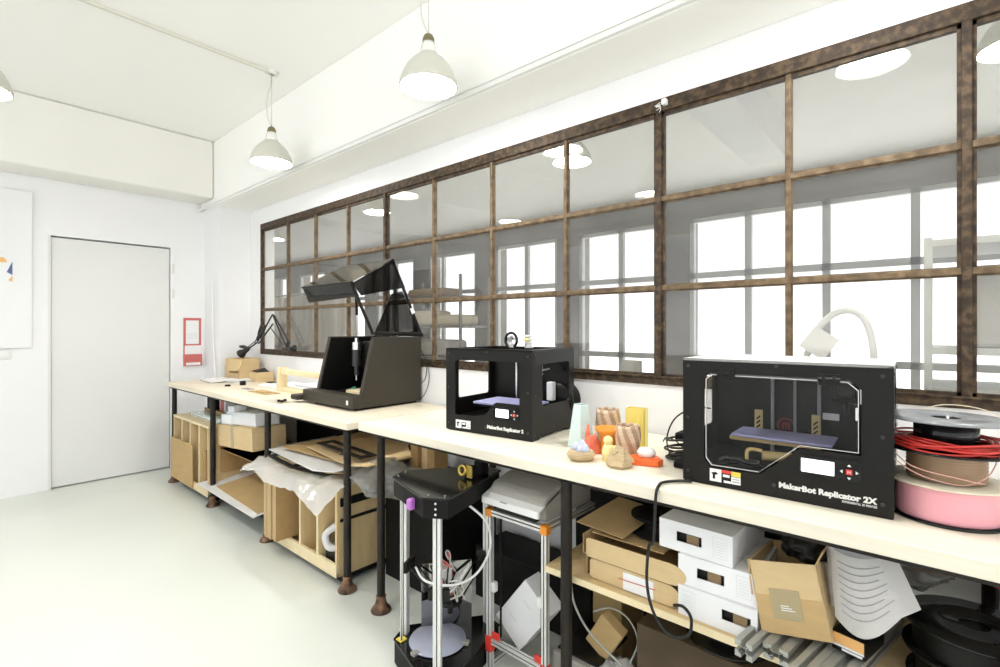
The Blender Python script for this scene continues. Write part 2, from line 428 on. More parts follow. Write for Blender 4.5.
# conduit strips along the beam edge
mb = MB(); mb.box(-5.1, 4, 1.632, 1.65, 2.322, 2.345, .003); mb.box(-5.1, 4, 1.64, 1.65, 2.352, 2.358)
mb.box(-5.13, -4.95, 1.622, 1.65, 2.322, 2.345, .004)
struct(mb, 'trim_1', 'trunk')
# skirting line: none on these walls; door
d = bpy.data.objects.new('door_1', None); COL.objects.link(d); d['kind'] = 'structure'
WM['door_1'] = Matrix.Identity(4)
struct(MB().box(BX - .055, BX - .02, D0 + .022, D1 - .006, .008, DZ - .012, .003), 'door_leaf', 'door', d)
mb = MB(); mb.box(BX - .2, BX - .06, D0, D1, 0, DZ)
struct(mb, 'door_recess', 'gap', d)
mb = MB(); mb.box(BX - .06, BX - .001, D0, D0 + .018, 0, DZ); 
struct(mb, 'door_jamb', 'door', d)
for z in (1.78, 1.555, .22):
    mb = MB(); mb.cyl((BX + .004, D1 + .004, z - .045), (BX + .004, D1 + .004, z + .045), .009, 10); mb.box(BX, BX + .004, D1 + .004, D1 + .03, z - .04, z + .04)
    struct(mb, 'hinge', 'alu', d)

# long interior window
wn = bpy.data.objects.new('window_1', None); COL.objects.link(wn); wn['kind'] = 'structure'; WM['window_1'] = Matrix.Identity(4)
FY0, FY1 = 1.943, 1.974
mb = MB(); mb.box(WL, WR, FY0, FY1, 2.128, WT, .003); mb.box(WL, WR, FY0 + .012, FY1, 2.114, 2.13)
struct(mb, 'top_rail', 'steel_rust', wn)
mb = MB(); mb.box(WL, WR, FY0, FY1, WB, 1.048, .003); mb.box(WL, WR, FY0 - .004, FY1, 1.048, 1.054); mb.box(WL, WR, FY0 + .012, FY1, 1.054, 1.064)
struct(mb, 'bottom_rail', 'steel_rust', wn)
mb = MB(); mb.box(WL, WL + .026, FY0, FY1, WB, WT, .003); struct(mb, 'side_post', 'steel_rust', wn)
for x, hw in ((-2.70, .021), (-.845, .022), (.071, .021), (WR - .02, .02)):
    mb = MB(); mb.box(x - hw * .55, x + hw * .55, FY0, FY1, WB + .03, WT - .05, .003); mb.box(x - hw, x + hw, FY0 + .012, FY1, WB + .03, WT - .05)
    struct(mb, 'post', 'steel_rust', wn)
bars = (-4.057, -3.604, -3.150, -2.228, -1.766, -1.299, -.380, .53)
mb = MB()
for x in bars: mb.box(x - .0085, x + .0085, FY0 + .006, FY1, WB + .03, WT - .05, .002); mb.box(x - .0110, x + .0110, FY0 + .015, FY1, WB + .03, WT - .05)
struct(mb, 'glazing_bars', 'putty', wn)
for z in (1.774, 1.413):
    mb = MB(); mb.box(WL + .02, WR, FY0 + .005, FY1, z - .010, z + .010, .002); mb.box(WL + .02, WR, FY0 + .015, FY1 , z - .014, z + .014)
    struct(mb, 'transom', 'putty', wn)
mb = MB(); mb.box(WL + .02, WR - .02, 1.963, 1.966, WB + .04, WT - .05); struct(mb, 'panes', 'pane', wn)
# small white bracket wired to the top of the post
tw = thing('cable_clip', 'small white clip and twisted wire at the top of the rusty post', 'clip', (-.83, 1.93, 2.15))
mb = MB(); mb.box(-.822, -.802, 1.918, 1.9428, 2.142, 2.166, .004); mb.build('clip_body', 'white_plastic', tw)
mb = MB()
for k in range(4): mb.tube([(-.845 + .008 * math.cos(k * 2), 1.938, 2.12 + .012 * k), (-.83, 1.934, 2.135 + .008 * k), (-.845 - .004 * k, 1.938, 2.15)], .0022, 6)
mb.build('wire', 'chrome', tw)

# room beyond the glass
FYW = 6.0
wins = []
segs = [(-2.22, 1.35, (-1.57, -.83, -.13, .6)), (-3.77, -2.62, (-3.13,)), (-5.35, -4.14, (-4.72,)), (-6.98, -5.78, (-6.62, )), (-8.6, -7.4, (-8.0,)), (-10.2, -9.0, (-9.6,)), (-11.85, -10.62, (-11.2,)), (-13.5, -12.3, (-12.9,)), (1.75, 3.6, (2.6,))]
WZ0, WZ1 = .42, 2.56
mb = MB(); mb.box(-14, 4, FYW, FYW + .3, 0, WZ0); mb.box(-14, 4, FYW, FYW + .3, WZ1, CZ)
edges = sorted([(a, b) for a, b, _ in segs]); px = -14
for a, b in edges: mb.box(px, a, FYW, FYW + .3, WZ0, WZ1); px = b
mb.box(px, 4, FYW, FYW + .3, WZ0, WZ1)
struct(mb, 'wall_far', 'wall_far')
struct(MB().box(-14.2, -14, WY, FYW + .3, 0, CZ), 'wall_far_left', 'wall_far')
struct(MB().box(-14.0, BX, WY, WY + .12, 0, CZ), 'wall_far_front', 'wall_far')
struct(MB().box(4, 4.2, WY, FYW + .3, 0, CZ), 'wall_far_right', 'wall')
for k, (a, b, ms) in enumerate(segs):
    mb = MB()
    fx = .05
    mb.box(a, a + fx, FYW + .02, FYW + .09, WZ0, WZ1); mb.box(b - fx, b, FYW + .02, FYW + .09, WZ0, WZ1)
    mb.box(a, b, FYW + .02, FYW + .09, WZ1 - .05, WZ1); mb.box(a, b, FYW + .02, FYW + .09, WZ0, WZ0 + .05)
    mb.box(a, b, FYW + .02, FYW + .08, 1.84, 1.91)
    mb.box(a, b, FYW + .02, FYW + .08, .86, .93)
    for m_ in ms: mb.box(m_ - .035, m_ + .035, FYW + .02, FYW + .08, WZ0, WZ1)
    wo = bpy.data.objects.new('window_%d' % (k + 2), None); COL.objects.link(wo); wo['kind'] = 'structure'; WM[wo.name] = Matrix.Identity(4)
    struct(mb, 'window_frame', 'far_frame', wo)
    struct(MB().box(a + .02, b - .02, FYW + .045, FYW + .05, WZ0 + .02, WZ1 - .02), 'panes', 'pane_far', wo)
struct(MB().box(-1.16, -.88, WY + .12, 4.5, 2.60, CZ, .004), 'beam_far', 'wall')

# ------------------------------------------------------------------ lamps
LAMP_Z = 2.308
def make_lamp(loc, label, group):
    x, y, z = loc
    t = thing('pendant_lamp', label, 'lamp', (x, y, z), 0, group)
    mb = MB()
    prof = [(.124, 0), (.127, .004), (.125, .02), (.116, .05), (.098, .085), (.072, .115), (.050, .134), (.040, .145)]
    mb.lathe(prof + [(r - .003, zz) for r, zz in prof[::-1]] + [prof[0]], (x, y, z), 40)
    mb.build('lamp_shade', 'shade', t, recalc=False)
    mb = MB(); mb.lathe([(1e-6, .012), (.05, .013), (.1, .016), (.1185, .021), (.118, .024), (1e-6, .024)], (x, y, z), 40); mb.build('diffuser', 'bulb', t)
    mb = MB(); mb.lathe([(.036, .143), (.038, .150), (.034, .165), (.031, .18), (.027, .195), (1e-6, .196)], (x, y, z), 24); mb.build('neck', 'neck', t)
    mb = MB(); mb.lathe([(.026, .193), (.027, .197), (.026, .213), (.019, .228), (.007, .236), (1e-6, .237)], (x, y, z), 20); mb.build('socket_cap', 'cap', t)
    mb = MB(); mb.tube([(x, y, z + .235), (x, y, CZ - .02)], .0022, 6, 1)
    mb.tube([(x, y, z + .235), (x - .012, y - .012, z + .27), (x - .026, y - .02, z + .33), (x - .024, y - .018, z + .42), (x - .008, y - .006, z + .49), (x, y, CZ - .02)], .0026, 6)
    mb.build('cord', 'cord', t)
    mb = MB(); mb.lathe([(1e-6, 0), (.018, 0), (.03, .012), (.03, .022)], (x, y, CZ - .022), 16); mb.build('ceiling_hook', 'trunk', t)
    return t
g1 = 'pendant lamps in this room'
lampA = make_lamp((-3.205, 1.44, LAMP_Z), 'white bell pendant lamp hanging from the end of the ceiling conduit', g1)
for (x, y), lb in (((-1.675, 1.44), 'white bell pendant lamp nearest the long window, largest in view'),
                   ((-3.19, .125), 'white pendant lamp cut off by the left edge of the photo'),
                   ((-.19, 1.44), None), ((-1.70, .17), None)):
    c = copy_thing(lampA, lb or 'white bell pendant lamp seen only as a reflection in the window glass'); c.location = (x, y, LAMP_Z)
gl = 'lamps in the room beyond the glass'
for x in (-6.07, -3.93, -1.78, .25):
    c = copy_thing(lampA, 'white pendant lamp glowing in the next room, seen through the top panes', gl); c.location = (x, 2.75, 2.33)
cd = MB(); cd.box(-3.216, -3.194, -3.0, 1.47, CZ - .018, CZ, .004)
cd.box(-3.222, -3.188, .30, .36, CZ - .022, CZ, .004); cd.box(-3.222, -3.188, 1.40, 1.48, CZ - .022, CZ, .004)
struct(cd, 'trim_2', 'conduit')

# ------------------------------------------------------------------ work tables
def make_table(x0, x1, y0, y1, top, th, m, legx, label, legrear, railmat='leg'):
    t = thing('work_table', label, 'table', ((x0 + x1) / 2, (y0 + y1) / 2, 0))
    mb = MB(); mb.box(x0, x1, y0, y1, top - th, top, .0025); mb.build('tabletop', m, t)
    zb = top - th
    mb = MB(); mb.box(x0 + .03, x1 - .02, y0 + .018, y0 + .058, zb - .014, zb - .0005); mb.box(x0 + .03, x1 - .02, y1 - .06, y1 - .02, zb - .03, zb - .0005)
    mb.build('steel_rail', railmat, t)
    for x, y in [(x, y0 + .03) for x in legx] + [(x, y1 - .045) for x in legrear]:
        mb = MB(); mb.cyl((x, y, .05), (x, y, zb - .012), .0178, 20); 
        lg = mb.build('leg', 'leg', t)
        mb = MB(); mb.lathe([(1e-6, 0), (.043, 0), (.045, .005), (.042, .012), (.032, .022), (.0255, .034), (.0220, .048), (.0205, .058), (.0225, .061), (.0225, .068), (.0185, .070)], (x, y, 0), 24)
        mb.build('foot', 'foot', lg)
    return t
t1 = make_table(-4.76, -2.06, 1.275, 1.93, .805, .033, 'top_aged', (-4.66, -3.82, -2.955, -2.105), 'long pale birch work table by the door, carrying the black milling machine', (-4.6, -2.12))
t2 = make_table(-1.975, 1.2, 1.28, 1.935, .82, .036, 'top', (-1.843, -.868, .135), 'long pale maple work table in the foreground, carrying the two black 3D printers', (-1.70, -.86, .115))
mb = MB(); mb.box(-3.95, -2.98, 1.31, 1.80, .105, .122); mb.build('lower_shelf', 'black_matt', t1)

# ------------------------------------------------------------------ black 3D printers
def arc(cx, cy, r, a0, a1, n=5): return [(cx + r * math.cos(R(a0 + (a1 - a0) * i / n)), cy + r * math.sin(R(a0 + (a1 - a0) * i / n))) for i in range(n + 1)]
def rrect(x0, x1, y0, y1, r): return arc(x1 - r, y1 - r, r, 0, 90) + arc(x0 + r, y1 - r, r, 90, 180) + arc(x0 + r, y0 + r, r, 180, 270) + arc(x1 - r, y0 + r, r, 270, 360)
def fface(W, y): return W @ T((0, y, 0)) @ XZf
def make_printer(loc, rz, Wd, D, label, big):
    H = .345
    t = thing('desktop_3d_printer', label, '3D printer', loc, rz)
    W = WM[t.name]
    def B(mb, n, m, p=t): mb.xform(W); return mb.build(n, m, p)
    # front panel, local x 0..Wd, y=0 front, z 0..H
    outer = [(0, .004), (.02, .004), (.024, 0), (.09, 0), (Wd - .09, 0), (Wd - .002, 0), (Wd, .004), (Wd, H), (0, H)]
    if big:
        hole = [(.057, .072), (.057, .292), (.074, .308), (.386, .308), (.409, .286), (.409, .134), (.289, .134), (.196, .052), (.074, .05)]
    else:
        hole = [(.051, .072), (.051, .290), (.058, .297), (.366, .297), (.372, .290), (.372, .134), (.262, .134), (.25, .128), (.222, .094), (.205, .080), (.143, .069), (.057, .067)]
    mb = MB(); mb.shape2d(outer, [hole], .007, fface(Matrix.Identity(4), .0035)); fp = B(mb, 'front_panel', 'black')
    # side panels with window openings
    HS = H - .0065
    so = [(.007, 0), (.05, 0), (.06, .012), (D - .07, .012), (D - .06, 0), (D, 0), (D, HS), (.007, HS)]
    sh = rrect(.075, D - .045, .125, .29, .012)
    for xs in (.004, Wd - .004):
        mb = MB(); mb.shape2d(so, [sh], .007, T((xs, 0, 0)) @ Matrix(((0, 0, 1, 0), (1, 0, 0, 0), (0, 1, 0, 0), (0, 0, 0, 1)))); sp = B(mb, 'side_panel', 'black')
        if big:
            mb = MB(); mb.box(xs - .002 + (.005 if xs > .1 else -.005) , xs + .002 + (.005 if xs > .1 else -.005), .06, D - .03, .11, .305); B(mb, 'side_window', 'clear', sp)
    mb = MB(); mb.box(.008, Wd - .008, D - .01, D - .003, .0, H); B(mb, 'back_panel', 'black')
    mb = MB(); mb.box(.008, Wd - .008, .008, D - .012, .045, .052); B(mb, 'floor_panel', 'black')
    # lower front compartment wall
    mb = MB(); mb.box(.008, Wd - .008, .05, .055, .012, .045); B(mb, 'inner_panel', 'black')
    mb = MB(); mb.shape2d([(0, 0), (Wd, 0), (Wd, D), (0, D)], [] if big else [rrect(.04, Wd - .04, .035, D - .04, .02)], .006, T((0, 0, H - .003))); B(mb, 'top_panel', 'white_plastic' if big else 'black')
    # top frame black edge strip
    if big:
        mb = MB(); mb.box(.0, Wd, .006, .02, H - .012, H - .0065); B(mb, 'edge_strip', 'black')
    # build plate
    zb = .122 if big else .107
    px0, px1, py0, py1, pt = (.100, Wd - .125, .10, D - .075, .007) if big else (.085, Wd - .075, .075, D - .085, .009)
    mb = MB(); mb.box(px0, px1, py0, py1, zb, zb + pt, .003); pl = B(mb, 'build_plate', 'bed')
    mb = MB(); mb.box(px0 - .006, px1 - .03, py0 + .01, py1 + .01, zb - .012, zb - .0005, .003); B(mb, 'plate_carrier', 'tan' if big else 'black')
    mb = MB()
    for x in (Wd * .5 - .06, Wd * .5 + .06): mb.cyl((x, D - .035, .052), (x, D - .035, H - .02), .005, 12)
    mb.cyl((Wd * .5, D - .04, .052), (Wd * .5, D - .04, H - .02), .004, 12); B(mb, 'guide_rods', 'ink' if big else 'chrome')
    # gantry
    zg = .30
    mb = MB()
    for y in (.045, D - .05): mb.cyl((.01, y, zg), (Wd - .01, y, zg), .004, 10)
    for x in (.03, Wd - .03): mb.cyl((x, .02, zg + .012), (x, D - .02, zg + .012), .004, 10)
    B(mb, 'gantry_rods', 'ink' if big else 'chrome')
    if not big:
        mb = MB(); mb.cyl((Wd * .84, .16, .235), (Wd * .84, .16, .30), .006, 12); mb.cyl((Wd * .84, .185, .235), (Wd * .84, .185, .30), .006, 12); mb.box(Wd * .80, Wd * .90, .14, .21, .256, .264, .002); mb.cyl((Wd * .84, .172, .22), (Wd * .84, .172, .245), .004, 12, .009); B(mb, 'nozzle_bracket', 'chrome')
        mb = MB(); mb.box(Wd * .76, Wd * .83, D - .06, D - .03, .115, .195, .003); B(mb, 'inner_block', 'white_plastic')
    ex = MB()
    ex.box(Wd * .72, Wd * .72 + .06, .13, .21, .24, .325, .004); ex.cyl((Wd * .72 + .03, .17, .205), (Wd * .72 + .03, .17, .24), .007, 12); ex.cyl((Wd * .72 + .03, .17, .195), (Wd * .72 + .03, .17, .205), .002, 10, .006)
    ex.box(Wd * .72 + .01, Wd * .72 + .05, .10, .13, .25, .30, .003)
    e_ = B(ex, 'extruder', 'black')
    mb = MB(); mb.cyl((Wd * .72 + .03, .098, .275), (Wd * .72 + .03, .094, .275), .016, 20); B(mb, 'extruder_fan', 'black_gloss', e_)
    for y, zz in ((.17, .25), (.15, .235)):
        mb = MB(); mb.cyl((Wd * .72 + .062, y, zz), (Wd * .72 + .062, y, .31), .004, 10); B(mb, 'extruder_bolt', 'chrome', e_)
    mb = MB(); mb.tube([(Wd * .72 + .03, .17, .325), (Wd * .75, .2, .335), (Wd * .85, .26, .325), (Wd - .03, D - .03, .25)], .0035, 8); B(mb, 'feed_tube', 'black_gloss')
    # screen pod
    if big: pod = [(.284, .115), (.289, .120), (.404, .120), (.409, .115), (.409, .078), (.404, .072), (.300, .072), (.284, .086)]
    else: pod = [(.250, .116), (.258, .122), (.366, .122), (.371, .116), (.371, .076), (.366, .071), (.262, .071), (.250, .082)]
    mb = MB(); mb.shape2d(pod, [], .004, fface(Matrix.Identity(4), -.0005)); pod_o = B(mb, 'screen_bezel', 'black_gloss')
    x0, x1 = (.289, .357) if big else (.262, .323)
    mb = MB(); mb.box(x0, x1, -.0035, -.001, .078, .111, .001); B(mb, 'screen', 'lcd', pod_o)
    xk = .386 if big else .350
    mb = MB(); mb.use('red').box(xk - .006, xk + .006, -.0055, -.001, .087, .099, .001)
    mb.use('white_plastic'); mb.text('M', .009, T((xk, -.0058, .0897)) @ XZf, .0003, 'CENTER')
    for dx, dz in ((0, .014), (0, -.014), (.014, 0), (-.014, 0)):
        s = .0045; c = (xk + dx, .093 + dz)
        tri = [(c[0] + (dx * .3), c[1] + dz * .3), (c[0] - dz * .28 - dx * .1, c[1] + dx * .28 - dz * .1), (c[0] + dz * .28 - dx * .1, c[1] - dx * .28 - dz * .1)]
        mb.shape2d(tri, [], .002, fface(Matrix.Identity(4), -.0028))
    B(mb, 'keypad', None, pod_o)
    # lettering
    mb = MB()
    if big:
        mb.text('MakerBot Replicator 2X', .0185, T((.24, -.0006, .0285)) @ XZf, .0006, bold=.0009, width=.198)
        mb.text('EXPERIMENTAL 3D PRINTER', .0068, T((.372, -.0006, .0195)) @ XZf, .0004, bold=.0001, width=.066)
    else:
        mb.text('MakerBot Replicator 2', .0185, T((.218, -.0006, .0285)) @ XZf, .0006, bold=.0009, width=.172)
    B(mb, 'lettering', 'white_plastic', fp)
    mb = MB(); sx = .073 if big else .055
    mb.use('white').box(sx, sx + .030, -.0012, .0, .013, .047); mb.use('black')
    mb.shape2d([(sx + .004, .036), (sx + .016, .039), (sx + .022, .034), (sx + .014, .031), (sx + .014, .02), (sx + .008, .02), (sx + .008, .031)], [], .0006, fface(Matrix.Identity(4), -.0013))
    mb.use('red' if big else 'white').box(sx + .031, sx + .054, -.0012, 0, .039, .047); mb.use('black').box(sx + .031, sx + .054, -.001, 0, .02, .039); mb.use('white').box(sx + .034, sx + .051, -.0013, 0, .029, .036); mb.box(sx + .036, sx + .054, -.0013, 0, .014, .02)
    mb.use('yellow_print' if big else 'white').box(sx + .055, sx + .078, -.0012, 0, .034, .047); mb.use('white').box(sx + .055, sx + .078, -.0012, 0, .014, .033); mb.use('ink').box(sx + .058, sx + .075, -.0015, 0, .019, .022); mb.box(sx + .058, sx + .075, -.0015, 0, .026, .028)
    B(mb, 'warning_sticker', None, fp)
    # screws
    for (x, z) in ((.014, .324), (Wd * .5, .333), (Wd - .02, .320), (Wd - .02, .182), (Wd - .02, .03), (Wd * .49, .031), (.014, .03), (.014, .18)):
        mb = MB(); mb.cyl((x, -.0022, z), (x, .001, z), .0042, 14); B(mb, 'screw', 'screw', fp)
    for z in (.02, .17, .325):
        for y in (.022, D - .02):
            sc_ = MB(); sc_.cyl((Wd + .0015, y, z), (Wd - .001, y, z), .0042, 12); B(sc_, 'screw', 'screw', sp)
    if big:
        # clear door on two hinges
        door = [(.062, .074), (.062, .290), (.077, .303), (.383, .303), (.404, .284), (.404, .139), (.287, .139), (.194, .057), (.077, .055)]
        mb = MB(); mb.shape2d(door, [], .004, fface(Matrix.Identity(4), .002)); dr = B(mb, 'clear_door', 'clear')
        cx_, cz_ = .235, .185
        ins = [(x + (.0013 if x < cx_ else -.0013), z + (.0013 if z < cz_ else -.0013)) for x, z in door]
        mb = MB(); mb.shape2d(door, [ins], .0046, fface(Matrix.Identity(4), .002)); B(mb, 'edge_highlight', 'alu', dr)  # pale strip paints in the light caught along the door edge
        for x in (.094, .325):
            mb = MB(); mb.box(x, x + .043, -.006, .001, .292, .304, .002); mb.box(x, x + .043, -.006, .001, .309, .320, .002); mb.cyl((x - .001, -.005, .3065), (x + .044, -.005, .3065), .0055, 12)
            mb.box(x + .008, x + .014, -.0105, -.004, .299, .315); mb.box(x + .029, x + .035, -.0105, -.004, .299, .315); B(mb, 'door_hinge', 'black', dr)
        mb = MB(); mb.box(.398, .403, -.008, .0, .215, .245, .002); B(mb, 'door_handle', 'alu', dr)
        # inside
        mb = MB(); mb.use('logo_red'); ring = [(.206 + .0245 * math.cos(a * math.pi / 20), .1325 + .0245 * math.sin(a * math.pi / 20)) for a in range(40)]
        ring2 = [(.206 + .0200 * math.cos(a * math.pi / 20), .1325 + .0200 * math.sin(a * math.pi / 20)) for a in range(40)]
        mb.shape2d(ring, [ring2], .001, fface(Matrix.Identity(4), D - .011))
        # rounded m
        for x in (.1955, .204, .2125): mb.box(x, x + .004, D - .0125, D - .0105, .122, .140)
        mb.box(.197, .215, D - .0125, D - .0105, .1375, .143, .0005); B(mb, 'logo_mark', None)
        for x in (.130, .278):
            mb = MB(); mb.use('plate_gold').box(x, x + .022, D - .06, D - .055, .113, .181, .001); mb.use('black')
            for k in range(3): mb.shape2d([(x + .005, .150 - k * .013), (x + .016, .160 - k * .013), (x + .016, .166 - k * .013), (x + .005, .156 - k * .013)], [], .001, fface(Matrix.Identity(4), D - .0608))
            B(mb, 'bracket_plate', None)
        mb = MB(); mb.box(.300, .340, D - .0135, D - .011, .164, .183); B(mb, 'inner_label', 'white')
        mb = MB(); mb.cyl((.19, .06, .088), (.30, .10, .088), .012, 14); mb.use('tan'); B(mb, 'heater_bar', 'copper')
        mb = MB(); mb.tube([(.09, .03, .065), (.11, .03, .075), (.14, .035, .072), (.17, .04, .068), (.19, .04, .072)], .007, 8); mb.tube([(.08, .06, .06), (.12, .05, .06), (.16, .06, .07), (.2, .05, .06)], .006, 8); B(mb, 'cable_chain', 'black_gloss')
        mb = MB(); mb.tube([(.155, .05, .062), (.155, .05, .095), (.165, .055, .102), (.19, .06, .1)], .005, 8); B(mb, 'bent_rod', 'tan')
    return t
make_printer((-.535, 1.400, .8205), R(1.7), .468, .31, 'black 3D printer with a closed clear door and red round logo inside', True)
make_printer((-1.565, 1.443, .8205), R(5.9), .430, .345, 'black open-fronted 3D printer with a lilac plate, beside the row of small coloured prints', False)
# spool hub on the back of the open printer
sp = MB(); sp.lathe([(1e-6, 0), (.075, 0), (.075, .012), (.03, .014), (.03, .05), (.075, .052), (.075, .064), (1e-6, .064)], (0, 0, 0), 40)
sp.xform(T((-1.235, 1.80, .935)) @ Rot(-90 + 5, 'X')); 
tag(sp.build('filament_spool', 'black', loc=(-1.245, 1.83, .85)), 'black spool standing behind the open-fronted printer, only its edge showing', 'spool')
# odds on top of the open printer
t = thing('spring_clamp', 'small silver and black coil clamp on top of the open-fronted printer', 'clamp', (-1.34, 1.61, 1.166))
mb = MB(); mb.tube([(-1.335 + .031 * math.cos(a), 1.60, 1.199 + .031 * math.sin(a)) for a in [R(-60 + 22 * k) for k in range(14)]], .006, 8, 2); mb.build('black_band', 'black_gloss', t)
mb = MB()
for k in range(4): mb.tube([(-1.340 + (.024 - k * .003) * math.cos(R(a)), 1.61 + .004 * k, 1.192 + (.022 - k * .003) * math.sin(R(a))) for a in range(0, 360, 30)], .0045, 8, 2, closed=True)
mb.build('silver_coil', 'chrome', t)
t = thing('toy_flower', 'small white print with a yellow centre on top of the open-fronted printer', 'ornament', (-1.275, 1.64, 1.166))
mb = MB()
for k in range(6): mb.lathe([(1e-6, -.004), (.012, 0), (.013, .004), (1e-6, .008)], (-1.275 + .016 * math.cos(k * 1.047), 1.64, 1.20 + .016 * math.sin(k * 1.047)), 12, )
mb.lathe([(1e-6, 0), (.02, 0), (.012, .012), (.006, .03), (1e-6, .031)], (-1.275, 1.645, 1.167), 14)
mb.build('petals', 'white_plastic', t)
mb = MB(); mb.lathe([(1e-6, -.007), (.008, -.003), (.008, .005), (1e-6, .009)], (-1.275, 1.63, 1.20), 12); mb.build('flower_centre', 'yellow', t)

# ------------------------------------------------------------------ milling machine
K = 1.0176
def Y_(y): return y * K
mt = thing('desktop_milling_machine', 'taupe-black desktop milling machine with its smoky lid raised', 'milling machine', (-2.56, 1.69, .805))
xL, xR = -2.79, -2.312
prof = [(1.475, .815), (1.462, .875), (1.468, .881), (1.520, .888), (1.598, 1.198), (1.930, 1.198), (1.930, .818)]
YZ = Matrix(((0, 0, 1, 0), (1, 0, 0, 0), (0, 1, 0, 0), (0, 0, 0, 1)))
for x in (xR, xL):
    s = 1 if x == xR else -1
    mb = MB(); mb.shape2d([(1.47, .82), (1.47, .880), (1.522, .887), (1.598, 1.198), (1.93, 1.198), (1.93, .818)], [], .028, T((x - s * .014, 0, 0)) @ YZ)
    mb.build('side_panel', 'mill', mt)
mb = MB(); mb.box(xL - .055, xR + .001, 1.462, 1.545, .818, .886, .006); mb.build('base', 'mill', mt)
mb = MB(); mb.box(xL - .13, xL - .05, 1.425, 1.55, .822, .852, .005); mb.build('front_tray', 'mill', mt)
mb = MB(); mb.box(xL + .02, xR - .02, 1.50, 1.91, .8055, .82); mb.build('foot_plate', 'rubber', mt)
mb = MB(); mb.box(xL + .028, xR - .028, 1.906, 1.93, .82, 1.197); mb.build('back_panel', 'mill_in', mt)
mb = MB(); mb.box(xL + .028, xR - .028, 1.56, 1.906, .822, .872); mb.build('machine_bed', 'mill_in', mt)
for x in (xL + .029, xR - .030):
    mb = MB(); mb.shape2d([(1.53, .875), (1.602, 1.19), (1.905, 1.19), (1.905, .875)], [], .002, T((x, 0, 0)) @ YZ); mb.build('inner_wall', 'mill_in', mt)
sp = MB(); sp.box(-2.62, -2.50, 1.72, 1.86, 1.0, 1.17, .01); sd = sp.build('spindle_head', 'black', mt)
mb = MB(); mb.cyl((-2.625, 1.69, 1.02), (-2.625, 1.69, 1.12), .026, 20); mb.cyl((-2.625, 1.69, .965), (-2.625, 1.69, 1.02), .014, 16); mb.build('spindle_motor', 'screw', sd)
mb = MB(); mb.cyl((-2.625, 1.69, 1.12), (-2.625, 1.69, 1.165), .027, 20); mb.cyl((-2.625, 1.69, 1.165), (-2.625, 1.69, 1.19), .012, 16); mb.cyl((-2.625, 1.69, .935), (-2.625, 1.69, .965), .006, 12); mb.build('collar', 'chrome', sd)
mb = MB(); mb.box(-2.55, -2.36, 1.57, 1.76, .8725, .895, .003); mb.build('sacrificial_board', 'ply_light', mt)
mb = MB(); mb.box(-2.60, -2.565, 1.62, 1.66, .8725, .89, .004); mb.cyl((-2.60, 1.63, .885), (-2.575, 1.65, .902), .006, 10)
mb.build('green_clamp', mat('green_clamp_plastic', (.05, .32, .20), .4), mt)
mb = MB(); mb.box(-2.63, -2.60, 1.4665, 1.470, .841, .847); mb.box(-2.597, -2.565, 1.4665, 1.470, .842, .846)
mb.build('nameplate', 'alu', mt)
mb = MB(); mb.box(-2.368, -2.352, 1.4595, 1.466, .838, .862, .001); mb.build('power_button', 'white_plastic', mt)
# lid
H0 = (1.935, 1.203)
def L(y, z, x): return (x, y * K, 1.25 + (z - 1.25) * K)
lid = MB()
xW = xL - .055
lid.cyl(L(1.569, 1.217, xR - .008), L(1.437, 1.482, xR - .008), .009, 8)
for x in (xR,):
    lid.cyl(L(1.905, 1.206, x - .008), L(1.697, 1.630, x - .008), .009, 8)
lid.cyl(L(1.905, 1.208, xL), L(1.905, 1.208, xR), .010, 10)
lid.cyl(L(1.58, 1.222, xR - .008), L(1.90, 1.215, xR - .008), .010, 8)
lid.cyl(L(1.696, 1.631, xW), L(1.696, 1.631, xR), .007, 8)
lid.cyl(L(1.436, 1.487, xW), L(1.436, 1.487, xR), .007, 8)
lo = lid.build('lid', 'black', mt)
mb = MB(); mb.quad_slab(L(1.436, 1.489, xW), L(1.436, 1.489, xR), L(1.696, 1.633, xR), L(1.696, 1.633, xW), .004); mb.build('lid_top_window', 'smoke', lo)
for x in (xR, xW + .004):
    mb = MB(); mb.quad_slab(L(1.437, 1.485, x), L(1.696, 1.631, x), L(1.776, 1.480, x), L(1.489, 1.421, x), -.004); mb.build('lid_side_window', 'smoke_dark', lo)
    if x != xR: continue
    mb = MB(); mb.quad_slab(L(1.58, 1.225, x - .01), L(1.69, 1.44, x - .01), L(1.765, 1.46, x - .01), L(1.885, 1.225, x - .01), -.003); mb.build('lid_lower_window', 'smoke_dark', lo)
mb = MB(); mb.quad_slab(L(1.434, 1.49, xW), L(1.434, 1.49, xR + .0), L(1.462, 1.435, xR), L(1.470, 1.42, xW), .006); mb.build('lid_front_lip', 'smoke_dark', lo)
mb = MB(); mb.quad_slab(L(1.46, 1.43, xW), L(1.46, 1.43, xR), L(1.47, 1.415, xR), L(1.478, 1.40, xW), .01); mb.build('lid_edge', 'black', lo)
for x in (xL + .04, xR - .035):
    mb = MB(); mb.cyl(L(1.751, 1.205, x), L(1.74, 1.36, x), .004, 10); mb.build('strut_rod', 'chrome', lo)
    mb = MB(); mb.cyl(L(1.742, 1.33, x), L(1.736, 1.475, x), .009, 10); mb.build('strut_sleeve', 'black', lo)
mb = MB(); mb.quad_slab(L(1.835, 1.37, xR + .002), L(1.85, 1.34, xR + .002), L(1.828, 1.33, xR + .002), L(1.813, 1.36, xR + .002), .001); mb.build('rating_label', 'white', lo)
cb = MB(); cb.tube([(-2.306, 1.925, 1.12), (-2.29, 1.93, 1.09), (-2.26, 1.935, 1.03), (-2.245, 1.935, .95), (-2.27, 1.93, .87), (-2.30, 1.92, .83)], .0022, 6)
cb.tube([(-2.30, 1.93, 1.07), (-2.27, 1.935, 1.01), (-2.28, 1.935, .95), (-2.306, 1.925, .92)], .0022, 6)
